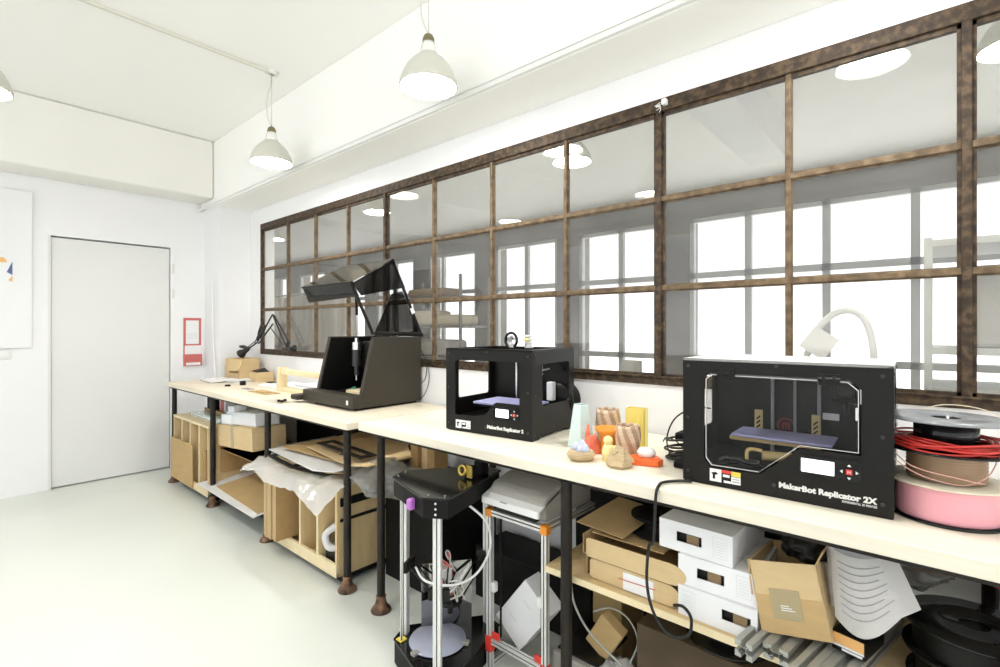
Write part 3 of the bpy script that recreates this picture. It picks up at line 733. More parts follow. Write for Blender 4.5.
tag(cb.build('power_cable', 'cable', loc=(-2.3, 1.92, .83)), 'thin dark cable looping behind the milling machine', 'cable')

# ------------------------------------------------------------------ things on the foreground table
TZ = .8205
def sag(a): return a
# pale aqua tapered sheet-like vase
mb = MB(); mb.lathe([(.001, 0), (.052, 0), (.054, .004), (.030, .150), (.028, .152), (.026, .150), (.048, .008), (.001, .006)], (-.970, 1.56, TZ), 6, smooth=False)
tag(mb.build('tapered_vase', 'aqua', loc=(-.970, 1.56, TZ)), 'pale aqua translucent tapered vase, leftmost of the printed pieces', 'vase', None)
t = thing('rock_bowl', 'brown faceted bowl holding a pale blue printed piece', 'bowl', (-.868, 1.395, TZ))
mb = MB(); mb.lathe([(.001, 0), (.030, 0), (.044, .012), (.047, .024), (.040, .032), (.001, .030)], (-.868, 1.395, TZ), 9, smooth=False, rfun=lambda a, z: 1 + .13 * math.sin(3 * a + 40 * z)); mb.build('bowl_body', 'wood_rock', t)
mb = MB()
for (dx, dy, r, h) in ((-.018, 0, .014, .030), (0, .008, .016, .038), (.020, -.004, .014, .028), (.006, -.016, .011, .022)):
    mb.lathe([(.001, .028), (r, .028), (r * .9, .028 + h * .5), (r * .45, .028 + h * .85), (.001, .028 + h)], (-.868 + dx, 1.395 + dy, TZ), 10)
tag(mb.build('printed_coral', 'blue_print', loc=(-.868, 1.395, TZ + .03)), 'pale blue knobbly print lying in the brown faceted bowl', 'ornament')
t = thing('toy_figure', 'coral red spiky printed figure between the aqua vase and the orange cup', 'ornament', (-.890, 1.50, TZ))
mb = MB()
mb.lathe([(.001, 0), (.030, 0), (.032, .012), (.026, .034), (.018, .05), (.012, .058), (.001, .06)], (-.890, 1.50, TZ), 10, smooth=False, rfun=lambda a, z: 1 + .18 * math.sin(4 * a))
mb.lathe([(.001, 0), (.010, 0), (.006, .025), (.003, .045), (.001, .046)], (-.905, 1.50, TZ + .05), 8)
mb.lathe([(.001, 0), (.009, 0), (.007, .02), (.002, .034), (.001, .035)], (-.873, 1.495, TZ + .035), 8)
mb.build('figure_body', 'coral', t)
def twist_vase(x, y, h, r0, r1, label, n=8):
    mb = MB(); rows = []
    prof = [(r0 * .8, 0), (r0, .004)] + [(r0 + (r1 - r0) * (k / 10) + .006 * math.sin(math.pi * k / 10), h * k / 10) for k in range(1, 11)]
    prof = [(.001, 0)] + prof + [(r1 - .003, h), (r1 - .003, h - .01), (r0 * .8, .01), (.001, .01)]
    mb.lathe(prof, (x, y, TZ), 64, rfun=lambda a, z: 1 + .07 * abs(math.sin(n / 2 * (a + z * 9))))
    mb.mats = ['wood_print', 'wood_print_light']
    for f in mb.bm.faces:
        c_ = f.calc_center_median(); a = math.atan2(c_.y - y, c_.x - x)
        f.material_index = int(((a + (c_.z - TZ) * 9) / (2 * math.pi) * 16) % 2)
    tag(mb.build('twisted_vase', None, loc=(x, y, TZ)), label, 'vase')
twist_vase(-.915, 1.66, .128, .034, .040, 'brown twisted ribbed vase behind the orange cup')
twist_vase(-.772, 1.535, .105, .030, .037, 'brown twisted ribbed vase in front of the tall yellow box')
mb = MB(); mb.lathe([(.001, 0), (.030, 0), (.031, .005), (.026, .04), (.030, .066), (.044, .078), (.045, .088), (.042, .088), (.028, .07), (.022, .04), (.001, .03)], (-.842, 1.53, TZ), 28)
tag(mb.build('flared_cup', 'orange', loc=(-.842, 1.53, TZ)), 'orange flared printed cup with a wide rim', 'cup')
t = thing('figurine', 'pale yellow printed figurine standing in front of the orange cup', 'ornament', (-.795, 1.445, TZ))
mb = MB(); mb.lathe([(.001, 0), (.022, 0), (.022, .03), (.018, .045), (.014, .052), (.001, .054)], (-.795, 1.445, TZ), 12, rfun=lambda a, z: 1 + .08 * math.sin(3 * a + 30 * z)); mb.lathe([(.001, 0), (.012, .004), (.016, .014), (.013, .025), (.001, .031)], (-.796, 1.445, TZ + .050), 12)
mb.lathe([(.001, 0), (.009, .002), (.011, .010), (.008, .018), (.001, .02)], (-.768, 1.445, TZ + .034), 10); mb.build('figurine_body', 'pale_yellow', t)
t = thing('box_vase', 'tall bright yellow square vase at the back of the printed pieces', 'vase', (-.805, 1.67, TZ), R(10))
mb = MB(); mb.box(-.034, .034, -.022, .022, 0, .008); mb.box(-.034, -.031, -.022, .022, 0, .142); mb.box(.031, .034, -.022, .022, 0, .142); mb.box(-.034, .034, -.022, -.019, 0, .142); mb.box(-.034, .034, .019, .022, 0, .142)
for k in range(5): mb.box(-.030 + k * .014, -.026 + k * .014, -.0245, -.0215, .004, .138)
mb.xform(WM[t.name]); mb.build('vase_body', 'yellow', t)
t = thing('faceted_trinket', 'brown folded triangular print with a dark mark, nearest the table edge', 'ornament', (-.735, 1.405, TZ))
mb = MB(); mb.lathe([(.001, 0), (.036, 0), (.043, .010), (.036, .020), (.001, .022)], (-.735, 1.405, TZ), 7, smooth=False)
mb.quad_slab((-.770, 1.39, TZ + .018), (-.705, 1.385, TZ + .016), (-.720, 1.408, TZ + .06), (-.742, 1.408, TZ + .066), .006); mb.quad_slab((-.715, 1.385, TZ + .016), (-.700, 1.43, TZ + .016), (-.735, 1.43, TZ + .05), (-.733, 1.408, TZ + .062), .006); mb.build('folded_body', 'wood_rock', t)
mb = MB()
for k, (a, b) in enumerate((((-.748, .030), (-.735, .048)), ((-.738, .028), (-.726, .042)), ((-.752, .036), (-.730, .034)))):
    mb.cyl((a[0], 1.392, TZ + a[1]), (b[0], 1.397, TZ + b[1]), .003, 6)
mb.build('dark_mark', 'card_dark', t)
mb = MB(); pts = [(-.060, -.018), (-.022, -.045), (.050, -.020), (.055, .012), (.02, .045), (-.03, .03)]
mb.prism(pts, 0, .020, bev=.003, mtx=T((-.690, 1.49, TZ))); mb.prism([(x * .8, y * .8) for x, y in pts], .018, .022, mtx=T((-.690, 1.49, TZ)))
tag(mb.build('flat_tray', 'tray_red', loc=(-.690, 1.49, TZ)), 'bright vermilion flat angular tray beside the black cables', 'tray')
mb = MB(); mb.lathe([(.001, 0), (.026, 0), (.03, .012), (.022, .024), (.001, .027)], (-.690, 1.498, TZ + .0225), 16)
tag(mb.build('small_dish', 'white_plastic', loc=(-.690, 1.498, TZ + .0225)), 'small white rounded piece lying on the vermilion tray', 'dish')
# heap of cables at the printer's left side
def loops(seed, c, r, n, th, sq=.5, zr=.05):
    q = random.Random(seed); mb = MB()
    for k in range(n):
        rr = r * q.uniform(.7, 1.1); tz = q.uniform(0, zr); ph = q.uniform(0, 6.28); tl = q.uniform(-.25, .25)
        mb.tube([(c[0] + rr * math.cos(a + ph), c[1] + rr * sq * math.sin(a + ph), c[2] + th + tz + .5 * rr * (tl + .25) * (1 + math.cos(a + ph))) for a in [2 * math.pi * j / 12 for j in range(12)]], th, 6, 3, closed=True)
    return mb
t = thing('coiled_cables', 'tangle of black cables piled beside the nearer 3D printer', 'cables', (-.60, 1.60, TZ))
loops(3, (-.605, 1.60, TZ), .062, 7, .0034, .8, .07).build('cable_loops', 'cable', t)
for b in ((-.640, -.565, 1.60, 1.66, TZ + .06, TZ + .088), (-.60, -.55, 1.58, 1.63, TZ + .09, TZ + .115), (-.605, -.55, 1.50, 1.56, TZ, TZ + .022)):
    mb = MB(); mb.box(*b, .006); mb.build('power_plug', 'rubber', t)
mb = MB(); mb.tube([(-.545, 1.66, .99), (-.60, 1.67, .985), (-.66, 1.66, .945), (-.685, 1.65, .88), (-.665, 1.63, .83), (-.60, 1.60, .826), (-.56, 1.58, .83)], .0026, 8)
mb.tube([(-.72, 1.70, .85), (-.70, 1.68, .87), (-.66, 1.66, .868), (-.63, 1.65, .85)], .0022, 6); mb.build('cable_loop', 'cable', t)
mb = MB(); mb.tube([(-.505, 1.385, .826), (-.535, 1.36, .8265), (-.560, 1.32, .8265), (-.5585, 1.29, .825), (-.5580, 1.272, .81), (-.5595, 1.268, .76), (-.565, 1.27, .68), (-.578, 1.27, .66), (-.583, 1.27, .56), (-.563, 1.27, .487), (-.522, 1.27, .448), (-.473, 1.27, .464), (-.472, 1.29, .50), (-.50, 1.31, .512), (-.53, 1.322, .50)], .0042, 8)
tag(mb.build('hanging_cable', 'cable', loc=(-.558, 1.272, .60)), 'thick black cable hanging over the table edge in a loop', 'cable')

# filament spools stacked at the right
sx, sy = .020, 1.530
def spool(name, label, z, h, rf, rh, rw, mf_bot, mf_top, mw, mh, tf=.005, rot=0, topr=None):
    t = thing('filament_spool', label, 'spool', (sx, sy, z), 0, 'stack of filament spools on the table')
    c = (sx, sy, z)
    mb = MB(); mb.lathe([(.028, 0), (rf, 0), (rf + .001, tf / 2), (rf, tf), (.028, tf), (.028, 0)], c, 48); mb.build('bottom_flange', mf_bot, t)
    if mf_top:
        r2 = topr or rf
        mb = MB(); mb.lathe([(.028, h - tf), (r2, h - tf), (r2 + .001, h - tf / 2), (r2, h), (.028, h), (.028, h - tf)], c, 48); mb.build('top_flange', mf_top, t)
    mb = MB(); mb.lathe([(.026, tf * .5), (rh, tf * .5), (rh, h - tf * .5), (.026, h - tf * .5), (.026, tf * .5)], c, 36); mb.build('hub', mh, t)
    if rw:
        prof = []; n = 14; z0, z1 = tf + .001, h - tf - .001
        for k in range(n + 1):
            zz = z0 + (z1 - z0) * k / n
            prof.append((rw - (.0016 if k % 2 else 0) , zz))
        mb = MB(); mb.lathe([(rh - .002, z0)] + prof + [(rh - .002, z1)], c, 48)
        mb.build('filament', mw, t)
    return t
spool('p', 'filament spool wound with pink filament, bottom of the stack', .8205, .0855, .104, .05, .0945, 'black_gloss', 'cream', 'pink', 'black', topr=.110)
spool('b', 'filament spool wound with brown filament, second from the bottom', .9065, .066, .060, .04, .0715, 'cream', None, 'brown_fil', 'black', tf=.003)
rs = spool('r', 'black-hubbed spool with loose red filament and a grey top flange, top of the stack', .9735, .0725, .1145, .0575, 0, 'black_gloss', 'grey_flange', None, 'black_gloss', tf=.004, topr=.117)
q = random.Random(5); mb = MB()
for k in range(9):
    rr = q.uniform(.075, .108); z0 = .9735 + .008 + q.uniform(0, .016); e = q.uniform(-.006, .006)
    mb.tube([(sx + e + rr * math.cos(a), sy + e + rr * math.sin(a), z0 + .006 * math.sin(2 * a + k)) for a in [2 * math.pi * j / 16 for j in range(16)]], .0028, 6, 3, closed=True)
mb.build('loose_filament', 'red_fil', rs)
mb = MB(); mb.tube([(sx - .09, sy - .04, .99), (sx - .10, sy - .075, .965), (sx - .05, sy - .10, .93), (sx + .02, sy - .09, .915), (sx + .06, sy - .065, .93), (sx + .08, sy - .02, .955), (sx + .085, sy + .03, .98)], .0012, 6)
mb.tube([(sx - .112, sy - .02, .985), (sx - .06, sy - .095, .945), (sx + .03, sy - .10, .93), (sx + .062, sy - .06, .918)], .0012, 6)
tag(mb.build('loose_strand', 'strand', loc=(sx - .05, sy - .1, .92)), 'thin loose pinkish filament strand curling across the brown spool', 'filament strand')
mb = MB(); mb.tube([(.055, 1.62, .99), (.09, 1.66, 1.01), (.15, 1.70, 1.06), (.2, 1.74, 1.05), (.26, 1.76, .98)], .0012, 6); mb.tube([(-.06, 1.66, 1.02), (.02, 1.74, 1.05), (.12, 1.78, 1.03), (.2, 1.75, .95)], .0012, 6)
tag(mb.build('loose_strand', 'cream', loc=(.1, 1.7, .99)), 'thin pale filament strand rising behind the spool stack', 'filament strand')

# ------------------------------------------------------------------ things on the birch table
Z1 = .8055
t = thing('paper_stack', 'stack of papers and an open folder at the far end of the birch table', 'papers', (-4.5, 1.62, Z1))
q = random.Random(2); mb = MB()
for k in range(5):
    a = q.uniform(-.2, .2); mb.box(-.15, .15, -.105, .105, k * .003, k * .003 + .0018, mtx=T((-4.42 + q.uniform(-.03, .03), 1.70 + q.uniform(-.02, .02), Z1)) @ Matrix.Rotation(a, 4, 'Z'))
mb.build('sheets', 'paper', t)
mb = MB(); mb.quad_slab((-4.70, 1.50, Z1), (-4.42, 1.48, Z1), (-4.39, 1.66, Z1 + .001), (-4.67, 1.68, Z1 + .001), .0015); mb.build('folder', 'card_dark', t)
mb = MB(); mb.quad_slab((-4.70, 1.50, Z1 + .004), (-4.36, 1.48, Z1 + .003), (-4.34, 1.64, Z1 + .018), (-4.66, 1.66, Z1 + .022), .0015); mb.build('cover_sheet', 'paper', t)
mb = MB(); mb.box(-4.10, -3.78, 1.80, 1.86, Z1, Z1 + .006); tag(mb.build('black_ruler', 'black', loc=(-3.94, 1.83, Z1)), 'thin black strip lying behind the papers', 'ruler')
mb = MB(); mb.lathe([(.001, 0), (.022, 0), (.022, .03), (.017, .032), (.001, .032)], (-4.06, 1.60, Z1), 20); tag(mb.build('round_cap', 'black', loc=(-4.06, 1.60, Z1)), 'small round black cap standing on the birch table', 'cap')
mb = MB(); mb.lathe([(.001, 0), (.018, 0), (.016, .012), (.008, .014), (.001, .014)], (-4.06, 1.49, Z1), 14, rfun=lambda a, z: 1 + .25 * math.sin(2 * a)); tag(mb.build('plastic_puck', 'black', loc=(-4.06, 1.49, Z1)), 'flat dark plastic piece nearer the table edge than the round cap', 'puck')
t = thing('foam_sheets', 'long white foam sheets lying along the back of the birch table', 'sheets', (-3.6, 1.75, Z1))
for k, (x0, x1, y0, y1, z0) in enumerate(((-3.92, -2.98, 1.66, 1.79, 0), (-3.80, -3.0, 1.70, 1.88, .012), (-3.5, -2.95, 1.74, 1.9, .026))):
    mb = MB(); mb.box(x0, x1, y0, y1, Z1 + z0, Z1 + z0 + .0115, .002); mb.build('sheet', 'foam', t)
mb = MB(); mb.box(-3.62, -3.34, 1.46, 1.56, Z1, Z1 + .003, mtx=None); mb.box(-3.52, -3.40, 1.475, 1.525, Z1 + .003, Z1 + .010)
tag(mb.build('cardboard_scrap', 'card', loc=(-3.48, 1.51, Z1)), 'small brown cardboard scrap lying on the birch table', 'scrap')
mb = MB(); mb.box(-3.83, -3.70, 1.50, 1.54, Z1, Z1 + .003); tag(mb.build('craft_blade', 'ink', loc=(-3.76, 1.52, Z1)), 'thin grey blade beside the cardboard scrap', 'blade')
t = thing('wooden_stand', 'pale wooden open frame standing behind the milling machine', 'frame', (-3.2, 1.66, Z1))
for nm, b in (('post', (-3.53, -3.485, 1.62, 1.68, 0, .165)), ('top_bar', (-3.485, -2.84, 1.63, 1.68, .118, .152)), ('bottom_bar', (-3.485, -2.84, 1.62, 1.68, 0, .024)), ('post', (-2.87, -2.84, 1.632, 1.676, .025, .117))):
    mb = MB(); mb.box(b[0], b[1], b[2], b[3], Z1 + b[4], Z1 + b[5], .003); mb.build(nm, 'ply_light', t)
t = thing('plastic_offcuts', 'three tiny dark offcuts on a clear sheet before the milling machine', 'offcuts', (-2.93, 1.40, Z1))
mb = MB(); mb.box(-3.10, -2.88, 1.335, 1.43, Z1, Z1 + .002); mb.build('clear_sheet', 'clear', t)
for (x, y) in ((-2.97, 1.415), (-2.965, 1.375), (-2.935, 1.38)):
    mb = MB(); mb.lathe([(.001, 0), (.011, 0), (.009, .011), (.001, .012)], (x, y, Z1 + .0022), 8); mb.build('offcut', 'black', t)
# cardboard boxes with the lamp head over them
t = thing('open_carton', 'small open cardboard box with a folded flap under the black lamp head', 'box', (-4.5, 1.80, Z1), R(4))
mb = MB(); Wm = WM[t.name]
mb.box(-.20, .04, -.08, .10, 0, .004); mb.box(-.20, -.196, -.08, .10, 0, .18); mb.box(.036, .04, -.08, .10, 0, .18); mb.box(-.20, .04, .096, .10, 0, .18); mb.box(-.20, -.13, -.08, -.076, 0, .18); mb.box(-.13, .04, -.08, -.076, 0, .055)
mb.xform(Wm); mb.build('box_body', 'card_light', t)
mb = MB(); mb.quad_slab((-.13, -.077, .18), (.10, -.078, .178), (.09, -.105, .085), (-.10, -.105, .075), .004); mb.xform(Wm); mb.build('flap', 'card_light', t)
t = thing('small_carton', 'small cardboard box with a black lid beside the open carton', 'box', (-4.25, 1.82, Z1))
mb = MB(); mb.box(-4.34, -4.17, 1.76, 1.89, Z1, Z1 + .075, .002); mb.build('box_body', 'card_light', t)
mb = MB(); mb.quad_slab((-4.34, 1.78, Z1 + .080), (-4.22, 1.77, Z1 + .0755), (-4.23, 1.88, Z1 + .0755), (-4.34, 1.89, Z1 + .10), .003); mb.build('black_flap', 'black', t)
# architect lamp
t = thing('desk_lamp', 'black jointed desk lamp folded in the window corner', 'lamp', (-3.94, 1.90, WB))
mb = MB(); mb.box(-4.01, -3.86, 1.882, 1.936, WB + .05, WB + .075, .004); mb.cyl((-3.97, 1.91, 1.07), (-3.97, 1.91, 1.13), .014, 12); mb.cyl((-3.89, 1.91, 1.085), (-3.83, 1.905, 1.10), .016, 12); mb.build('clamp_base', 'lamp_black', t)
P0, P1, P2, P3 = (-3.99, 1.905, 1.11), (-4.19, 1.89, 1.365), (-4.44, 1.87, 1.125), (-4.58, 1.80, 1.03)
mb = MB(); mb.cyl(P0, P1, .0065, 8); mb.cyl((P0[0] + .075, P0[1], P0[2] + .015), (P1[0] + .03, P1[1], P1[2] - .01), .0065, 8); mb.cyl((P0[0], P0[1] - .02, P0[2]), (P1[0] + .02, P1[1] - .02, P1[2] - .12), .004, 8); mb.build('lower_arm', 'lamp_black', t)
mb = MB(); mb.cyl(P1, P2, .0065, 8); mb.cyl((P1[0] + .03, P1[1] - .01, P1[2] - .08), (P2[0] + .05, P2[1] - .01, P2[2] - .01), .0065, 8); mb.cyl((-4.31, 1.885, 1.27), (-4.37, 1.87, 1.18), .012, 10); mb.build('upper_arm', 'lamp_black', t)
mb = MB(); mb.cyl((-4.43, 1.87, 1.13), (-4.37, 1.875, 1.29), .006, 8); mb.tube([P2, (-4.40, 1.86, 1.21), (-4.35, 1.87, 1.30), (-4.38, 1.86, 1.22), (-4.46, 1.85, 1.10)], .0035, 6); mb.build('spring', 'lamp_black', t)
mb = MB(); mb.cyl(P2, P3, .007, 8); mb.cyl((P2[0] + .01, P2[1], P2[2] + .03), (P3[0] + .02, P3[1], P3[2] + .02), .004, 8); mb.build('head_arm', 'lamp_black', t)
d_ = (Vector(P3) - Vector(P2)).normalized()
hm = T(Vector(P3) + Vector((0, 0, .0))) @ d_.to_track_quat('Z', 'Y').to_matrix().to_4x4()
mb = MB(); mb.lathe([(.001, -.09), (.014, -.085), (.02, -.06), (.022, -.03), (.036, .0), (.040, .02), (.037, .02), (.02, -.025), (.001, -.03)], (0, 0, 0), 24, mtx=hm); mb.lathe([(.01, -.07), (.04, -.06), (.04, -.05), (.01, -.045)], (0, 0, 0), 10, mtx=hm @ Rot(40, 'X')); mb.build('lamp_head', 'lamp_black', t)

# ------------------------------------------------------------------ on the door wall
mb = MB(); mb.use('white').box(BX + .001, BX + .022, -.9, .503, 1.10, 2.275, .003); o = mb.build('whiteboard', None, loc=(BX, -.2, 1.1))
tag(o, 'large white panel hanging on the wall left of the door', 'whiteboard')
t = thing('art_print', 'print with orange and dark blue shapes at the left edge of the photo', 'poster', (BX + .024, .2, 1.6))
mb = MB(); mb.box(BX + .0225, BX + .0255, -.25, .395, 1.42, 1.86); mb.build('sheet', 'white', t)
def flat(poly, m, nm):
    mb = MB(); mb.prism(poly, 0, .001, mtx=Matrix(((0, 0, 1, BX + .0256), (1, 0, 0, 0), (0, 1, 0, 0), (0, 0, 0, 1)))); mb.build(nm, m, t)
flat([(.25, 1.73), (.365, 1.73), (.365, 1.745), (.35, 1.765), (.25, 1.765)], 'orange_print', 'orange_bar')
flat([(.365, 1.66), (.395, 1.64), (.395, 1.74)], 'blue_ink', 'blue_triangle')
flat([(.372, 1.60), (.395, 1.59), (.395, 1.635)], 'orange_print', 'small_triangle')
mb = MB(); mb.box(BX + .001, BX + .012, .26, .39, 1.02, 1.09, .003); mb.box(BX + .012, BX + .016, .275, .32, 1.035, 1.075, .002); mb.box(BX + .012, BX + .016, .33, .375, 1.035, 1.075, .002)
tag(mb.build('light_switch', 'white_plastic', loc=(BX, .32, 1.05)), 'white double light switch below the white panel', 'switch')
t = thing('hanging_leaflet_holder', 'red-bordered leaflet holder on the wall between door and pillar', 'leaflet holder', (BX, 1.575, .9))
mb = MB(); mb.box(BX + .001, BX + .014, 1.50, 1.655, .90, 1.345, .002); mb.build('board', 'white', t)
mb = MB()
for b in ((1.505, 1.65, 1.32, 1.342), (1.505, 1.525, 1.10, 1.32), (1.632, 1.65, 1.10, 1.32), (1.505, 1.65, 1.09, 1.104), (1.505, 1.516, 1.01, 1.09)): mb.box(BX + .014, BX + .0155, *b)
mb.build('red_border', 'red_dull', t)
mb = MB(); mb.box(BX + .014, BX + .04, 1.503, 1.652, .905, 1.01, .003); mb.build('pocket', 'red_dull', t)
mb = MB(); mb.box(BX + .0405, BX + .0415, 1.52, 1.635, .912, .935); mb.build('pocket_label', 'white', t)
mb = MB()
for k in range(3): mb.box(BX + .0145, BX + .0152, 1.54, 1.62, 1.155 + k * .02, 1.159 + k * .02)
mb.build('print_lines', 'faint', t)
mb = MB(); mb.tube([(BX + .25, 1.672, 1.68), (BX + .24, 1.671, 1.5), (BX + .25, 1.672, 1.2), (BX + .28, 1.671, .95), (BX + .32, 1.67, .7), (BX + .32, 1.67, .1)], .0075, 8)
tag(mb.build('wall_cable', 'trunk', loc=(BX + .25, 1.672, .1)), 'white cable running down the side of the pillar', 'cable')

# ------------------------------------------------------------------ below the birch table
def divider_unit(x0, x1, y0, y1, z0, z1, dx, label, base=.05):
    t = thing('divider_rack', label, 'rack', ((x0 + x1) / 2, (y0 + y1) / 2, 0))
    th = .016
    mb = MB(); mb.box(x0, x1, y0, y1, z0, z0 + th); mb.build('base_board', 'ply', t)
    mb = MB(); mb.box(x0, x1, y0 - .004, y0 + .012, z0, z0 + base, .001); mb.build('front_board', 'ply_light', t)
    mb = MB(); mb.box(x0, x1, y1 - .014, y1, z0 + th, z1 - th); mb.build('back_board', 'ply', t)
    mb = MB(); mb.box(x0, x1, y0 - .001, y1, z1 - th, z1, .001); mb.build('top_board', 'ply_light', t)
    for x in (x0, x1 - th): mb = MB(); mb.box(x, x + th, y0, y1 - .012, z0 + .005, z1 - .01, .001); mb.build('side_board', 'ply', t)
    for x in dx:
        mb = MB(); mb.use('ply').box(x - th / 2, x + th / 2, y0 + .003, y1 - .012, z0 + th, z1 - th); mb.use('ply_light').box(x - th / 2, x + th / 2, y0, y0 + .003, z0 + th, z1 - th); mb.build('divider', None, t)
    mb = MB(); mb.box(x0 + .01, x1 + .001, y0 + .02, y1 - .01, z0 - .022, z0 - .0005); mb.build('plinth', 'rubber', t)
    for x in (x0 + .07, x1 - .06):
        for y in (y0 + .07, y1 - .07):
            mb = MB(); mb.cyl((x - .012, y, .02), (x + .012, y, .02), .0195, 14); mb.build('castor', 'rubber', t)
    return t
divider_unit(-4.61, -3.85, 1.285, 1.78, .055, .555, (-4.41, -4.225, -4.035), 'birch plywood divider rack on castors at the far end below the birch table')
divider_unit(-2.945, -2.165, 1.285, 1.87, .045, .49, (-2.53, -2.35), 'birch plywood divider rack on castors below the right end of the birch table', .06)
t = thing('black_strap', 'black strap lying along the side of the right divider rack', 'strap', (-2.16, 1.6, .3))
mb = MB(); mb.box(-2.163, -2.155, 1.30, 1.86, .385, .425, .002); mb.box(-2.163, -2.158, 1.30, 1.86, .31, .325, .001); mb.build('strap_band', 'black_matt', t)
# boards leaning and standing in the racks
mb = MB(); mb.box(-4.635, -4.135, 1.272, 1.279, .0605, .380)
tag(mb.build('cardboard_sheet', 'card', loc=(-4.33, 1.23, 0)), 'brown cardboard sheet leaning out of the far rack before the farthest table leg', 'cardboard')
mb = MB(); mb.box(-3.995, -3.955, 1.30, 1.6, .072, .36, .002)
tag(mb.build('fibre_slab', 'mdf', loc=(-3.965, 1.3, .02)), 'narrow brown board standing in the end slot of the far rack', 'board')
mb = MB(); mb.box(-4.22, -4.205, 1.36, 1.74, .073, .40, mtx=None); tag(mb.build('fibre_board', 'mdf', loc=(-4.21, 1.5, .073)), 'brown board standing on edge in a middle slot of the far rack', 'board')
q = random.Random(9)
for k in range(6):
    x = -2.80 + k * .0255; w_ = q.uniform(.0215, .0245)
    mb = MB(); f0 = 1.208 + q.uniform(0, .018)
    zt = .470 - q.uniform(0, .02); mb.use('mdf').box(x, x + w_, f0 + .002, 1.74, .1055, zt); mb.use('mdf_edge').box(x, x + w_, f0, f0 + .002, .1055, zt)
    o = mb.build('fibre_board', None, loc=(x, 1.4, .1055))
    tag(o, 'brown fibreboard standing on edge in the bundle sticking out of the right rack', 'board', 'fibreboards bundled in the right rack')
mb = MB(); mb.lathe([(.035, -.03), (.062, -.032), (.066, -.02), (.066, .02), (.062, .032), (.035, .03), (.035, -.03)], (0, 0, 0), 28, rfun=lambda a, z: 1 + .04 * math.sin(5 * a))
mb.xform(T((-2.272, 1.345, .195)) @ Rot(48, 'Z') @ Rot(82, 'X')); tag(mb.build('tape_roll', 'foil', loc=(-2.26, 1.345, .16)), 'shiny white tape roll in the right slot of the rack', 'tape roll')
mb = MB(); mb.box(-2.31, -2.21, 1.31, 1.37, .0725, .14); tag(mb.build('black_scrap', 'black', loc=(-2.26, 1.34, .0725)), 'black scrap lying under the white tape roll', 'scrap')
# on the far rack
t = thing('sheet_pile', 'pile of greenish glass sheets lying on top of the far rack', 'sheets', (-4.2, 1.55, .555))
for k in range(3):
    mb = MB(); mb.box(-4.50 + .02 * k, -3.90, 1.36 + .012 * k, 1.74, .556 + k * .009, .5635 + k * .009); mb.build('sheet', 'green_glass' if k != 1 else 'white', t)
mb = MB(); mb.box(-4.40, -3.97, 1.44, 1.72, .584, .594, .001); mb.box(-4.40, -3.97, 1.44, 1.448, .594, .615); mb.box(-3.978, -3.97, 1.44, 1.72, .594, .615)
tag(mb.build('brown_tray', 'card_dark', loc=(-4.2, 1.58, .584)), 'low brown tray on the glass sheets of the far rack', 'tray')
mb = MB(); mb.box(-4.40, -4.32, 1.46, 1.72, .6, .755, .003, mtx=None); tag(mb.build('file_box', 'black_matt', loc=(-4.36, 1.58, .6)), 'black upright file box on the brown tray', 'file box')
t = thing('product_carton', 'red and white carton standing in the brown tray', 'carton', (-4.2, 1.5, .6))
mb = MB(); mb.box(-4.25, -4.13, 1.50, 1.60, .5945, .74, .002); mb.build('carton_body', 'white', t)
mb = MB(); mb.box(-4.225, -4.16, 1.4975, 1.5, .60, .74); mb.build('red_panel', 'red_dull', t)
mb = MB(); mb.box(-4.11, -4.00, 1.52, 1.62, .5945, .72, .003); tag(mb.build('grey_carton', 'grey_plastic', loc=(-4.05, 1.57, .6)), 'pale grey box beside the red and white carton', 'box')
# crate, carton with foam
t = thing('open_crate', 'brown open plywood box below the tilted carton', 'crate', (-3.42, 1.6, .123))
for b in ((-3.835, -3.825, 1.36, 1.80, .218, .385), (-3.092, -3.08, 1.36, 1.80, .218, .385), (-3.825, -3.092, 1.785, 1.80, .1225, .385), (-3.835, -3.08, 1.36, 1.80, .385, .397)):
    mb = MB(); mb.box(*b); mb.build('board', 'mdf', t)
mb = MB(); mb.grid(lambda u, v: Vector((-3.79 + .85 * u, 1.345 + .42 * v, .4005 + .052 * math.sin(u * 3.1) * (.6 + .4 * u) * 0 + .001 + .035 * u * u * 0 + .03 * (1 - abs(2 * u - 1)) * 0)), 6, 2, thick=.003)
tag(mb.build('cardboard_flap', 'card', loc=(-3.4, 1.5, .4)), 'flat cardboard sheet between the open crate and the carton', 'cardboard')
Wc = T((-3.86, 1.335, .418)) @ Rot(-4.4, 'Y')
t = thing('shallow_carton', 'tan cardboard carton with tape down its middle, holding white foam', 'box', (-3.55, 1.5, .41))
mb = MB(); mb.box(0, .62, 0, .22, 0, .145, .003); mb.xform(Wc); mb.build('box_body', 'card_light', t)
mb = MB(); mb.box(.28, .33, -.001, 0, .0, .145); mb.box(.28, .33, 0, .22, .145, .146); mb.xform(Wc); mb.build('tape_strip', 'tape', t)
t = thing('foam_block', 'stepped white foam block lying on the tan carton', 'foam', (-3.55, 1.5, .6))
for b in ((.10, .58, .04, .20, .147, .235), (.06, .24, .02, .16, .147, .215), (.16, .26, .03, .12, .235, .275)):
    mb = MB(); mb.box(*b, .006); mb.xform(Wc); mb.build('foam_step', 'foam', t)
t = thing('flat_sheets', 'white and brown sheets lying on the low black shelf', 'sheets', (-3.5, 1.5, .123))
mb = MB(); mb.box(-3.90, -3.0, 1.32, 1.45, .1225, .135); mb.quad_slab((-3.97, 1.25, .136), (-3.0, 1.24, .136), (-2.985, 1.66, .205), (-3.82, 1.66, .205), .004); mb.build('white_sheet', 'paper', t)
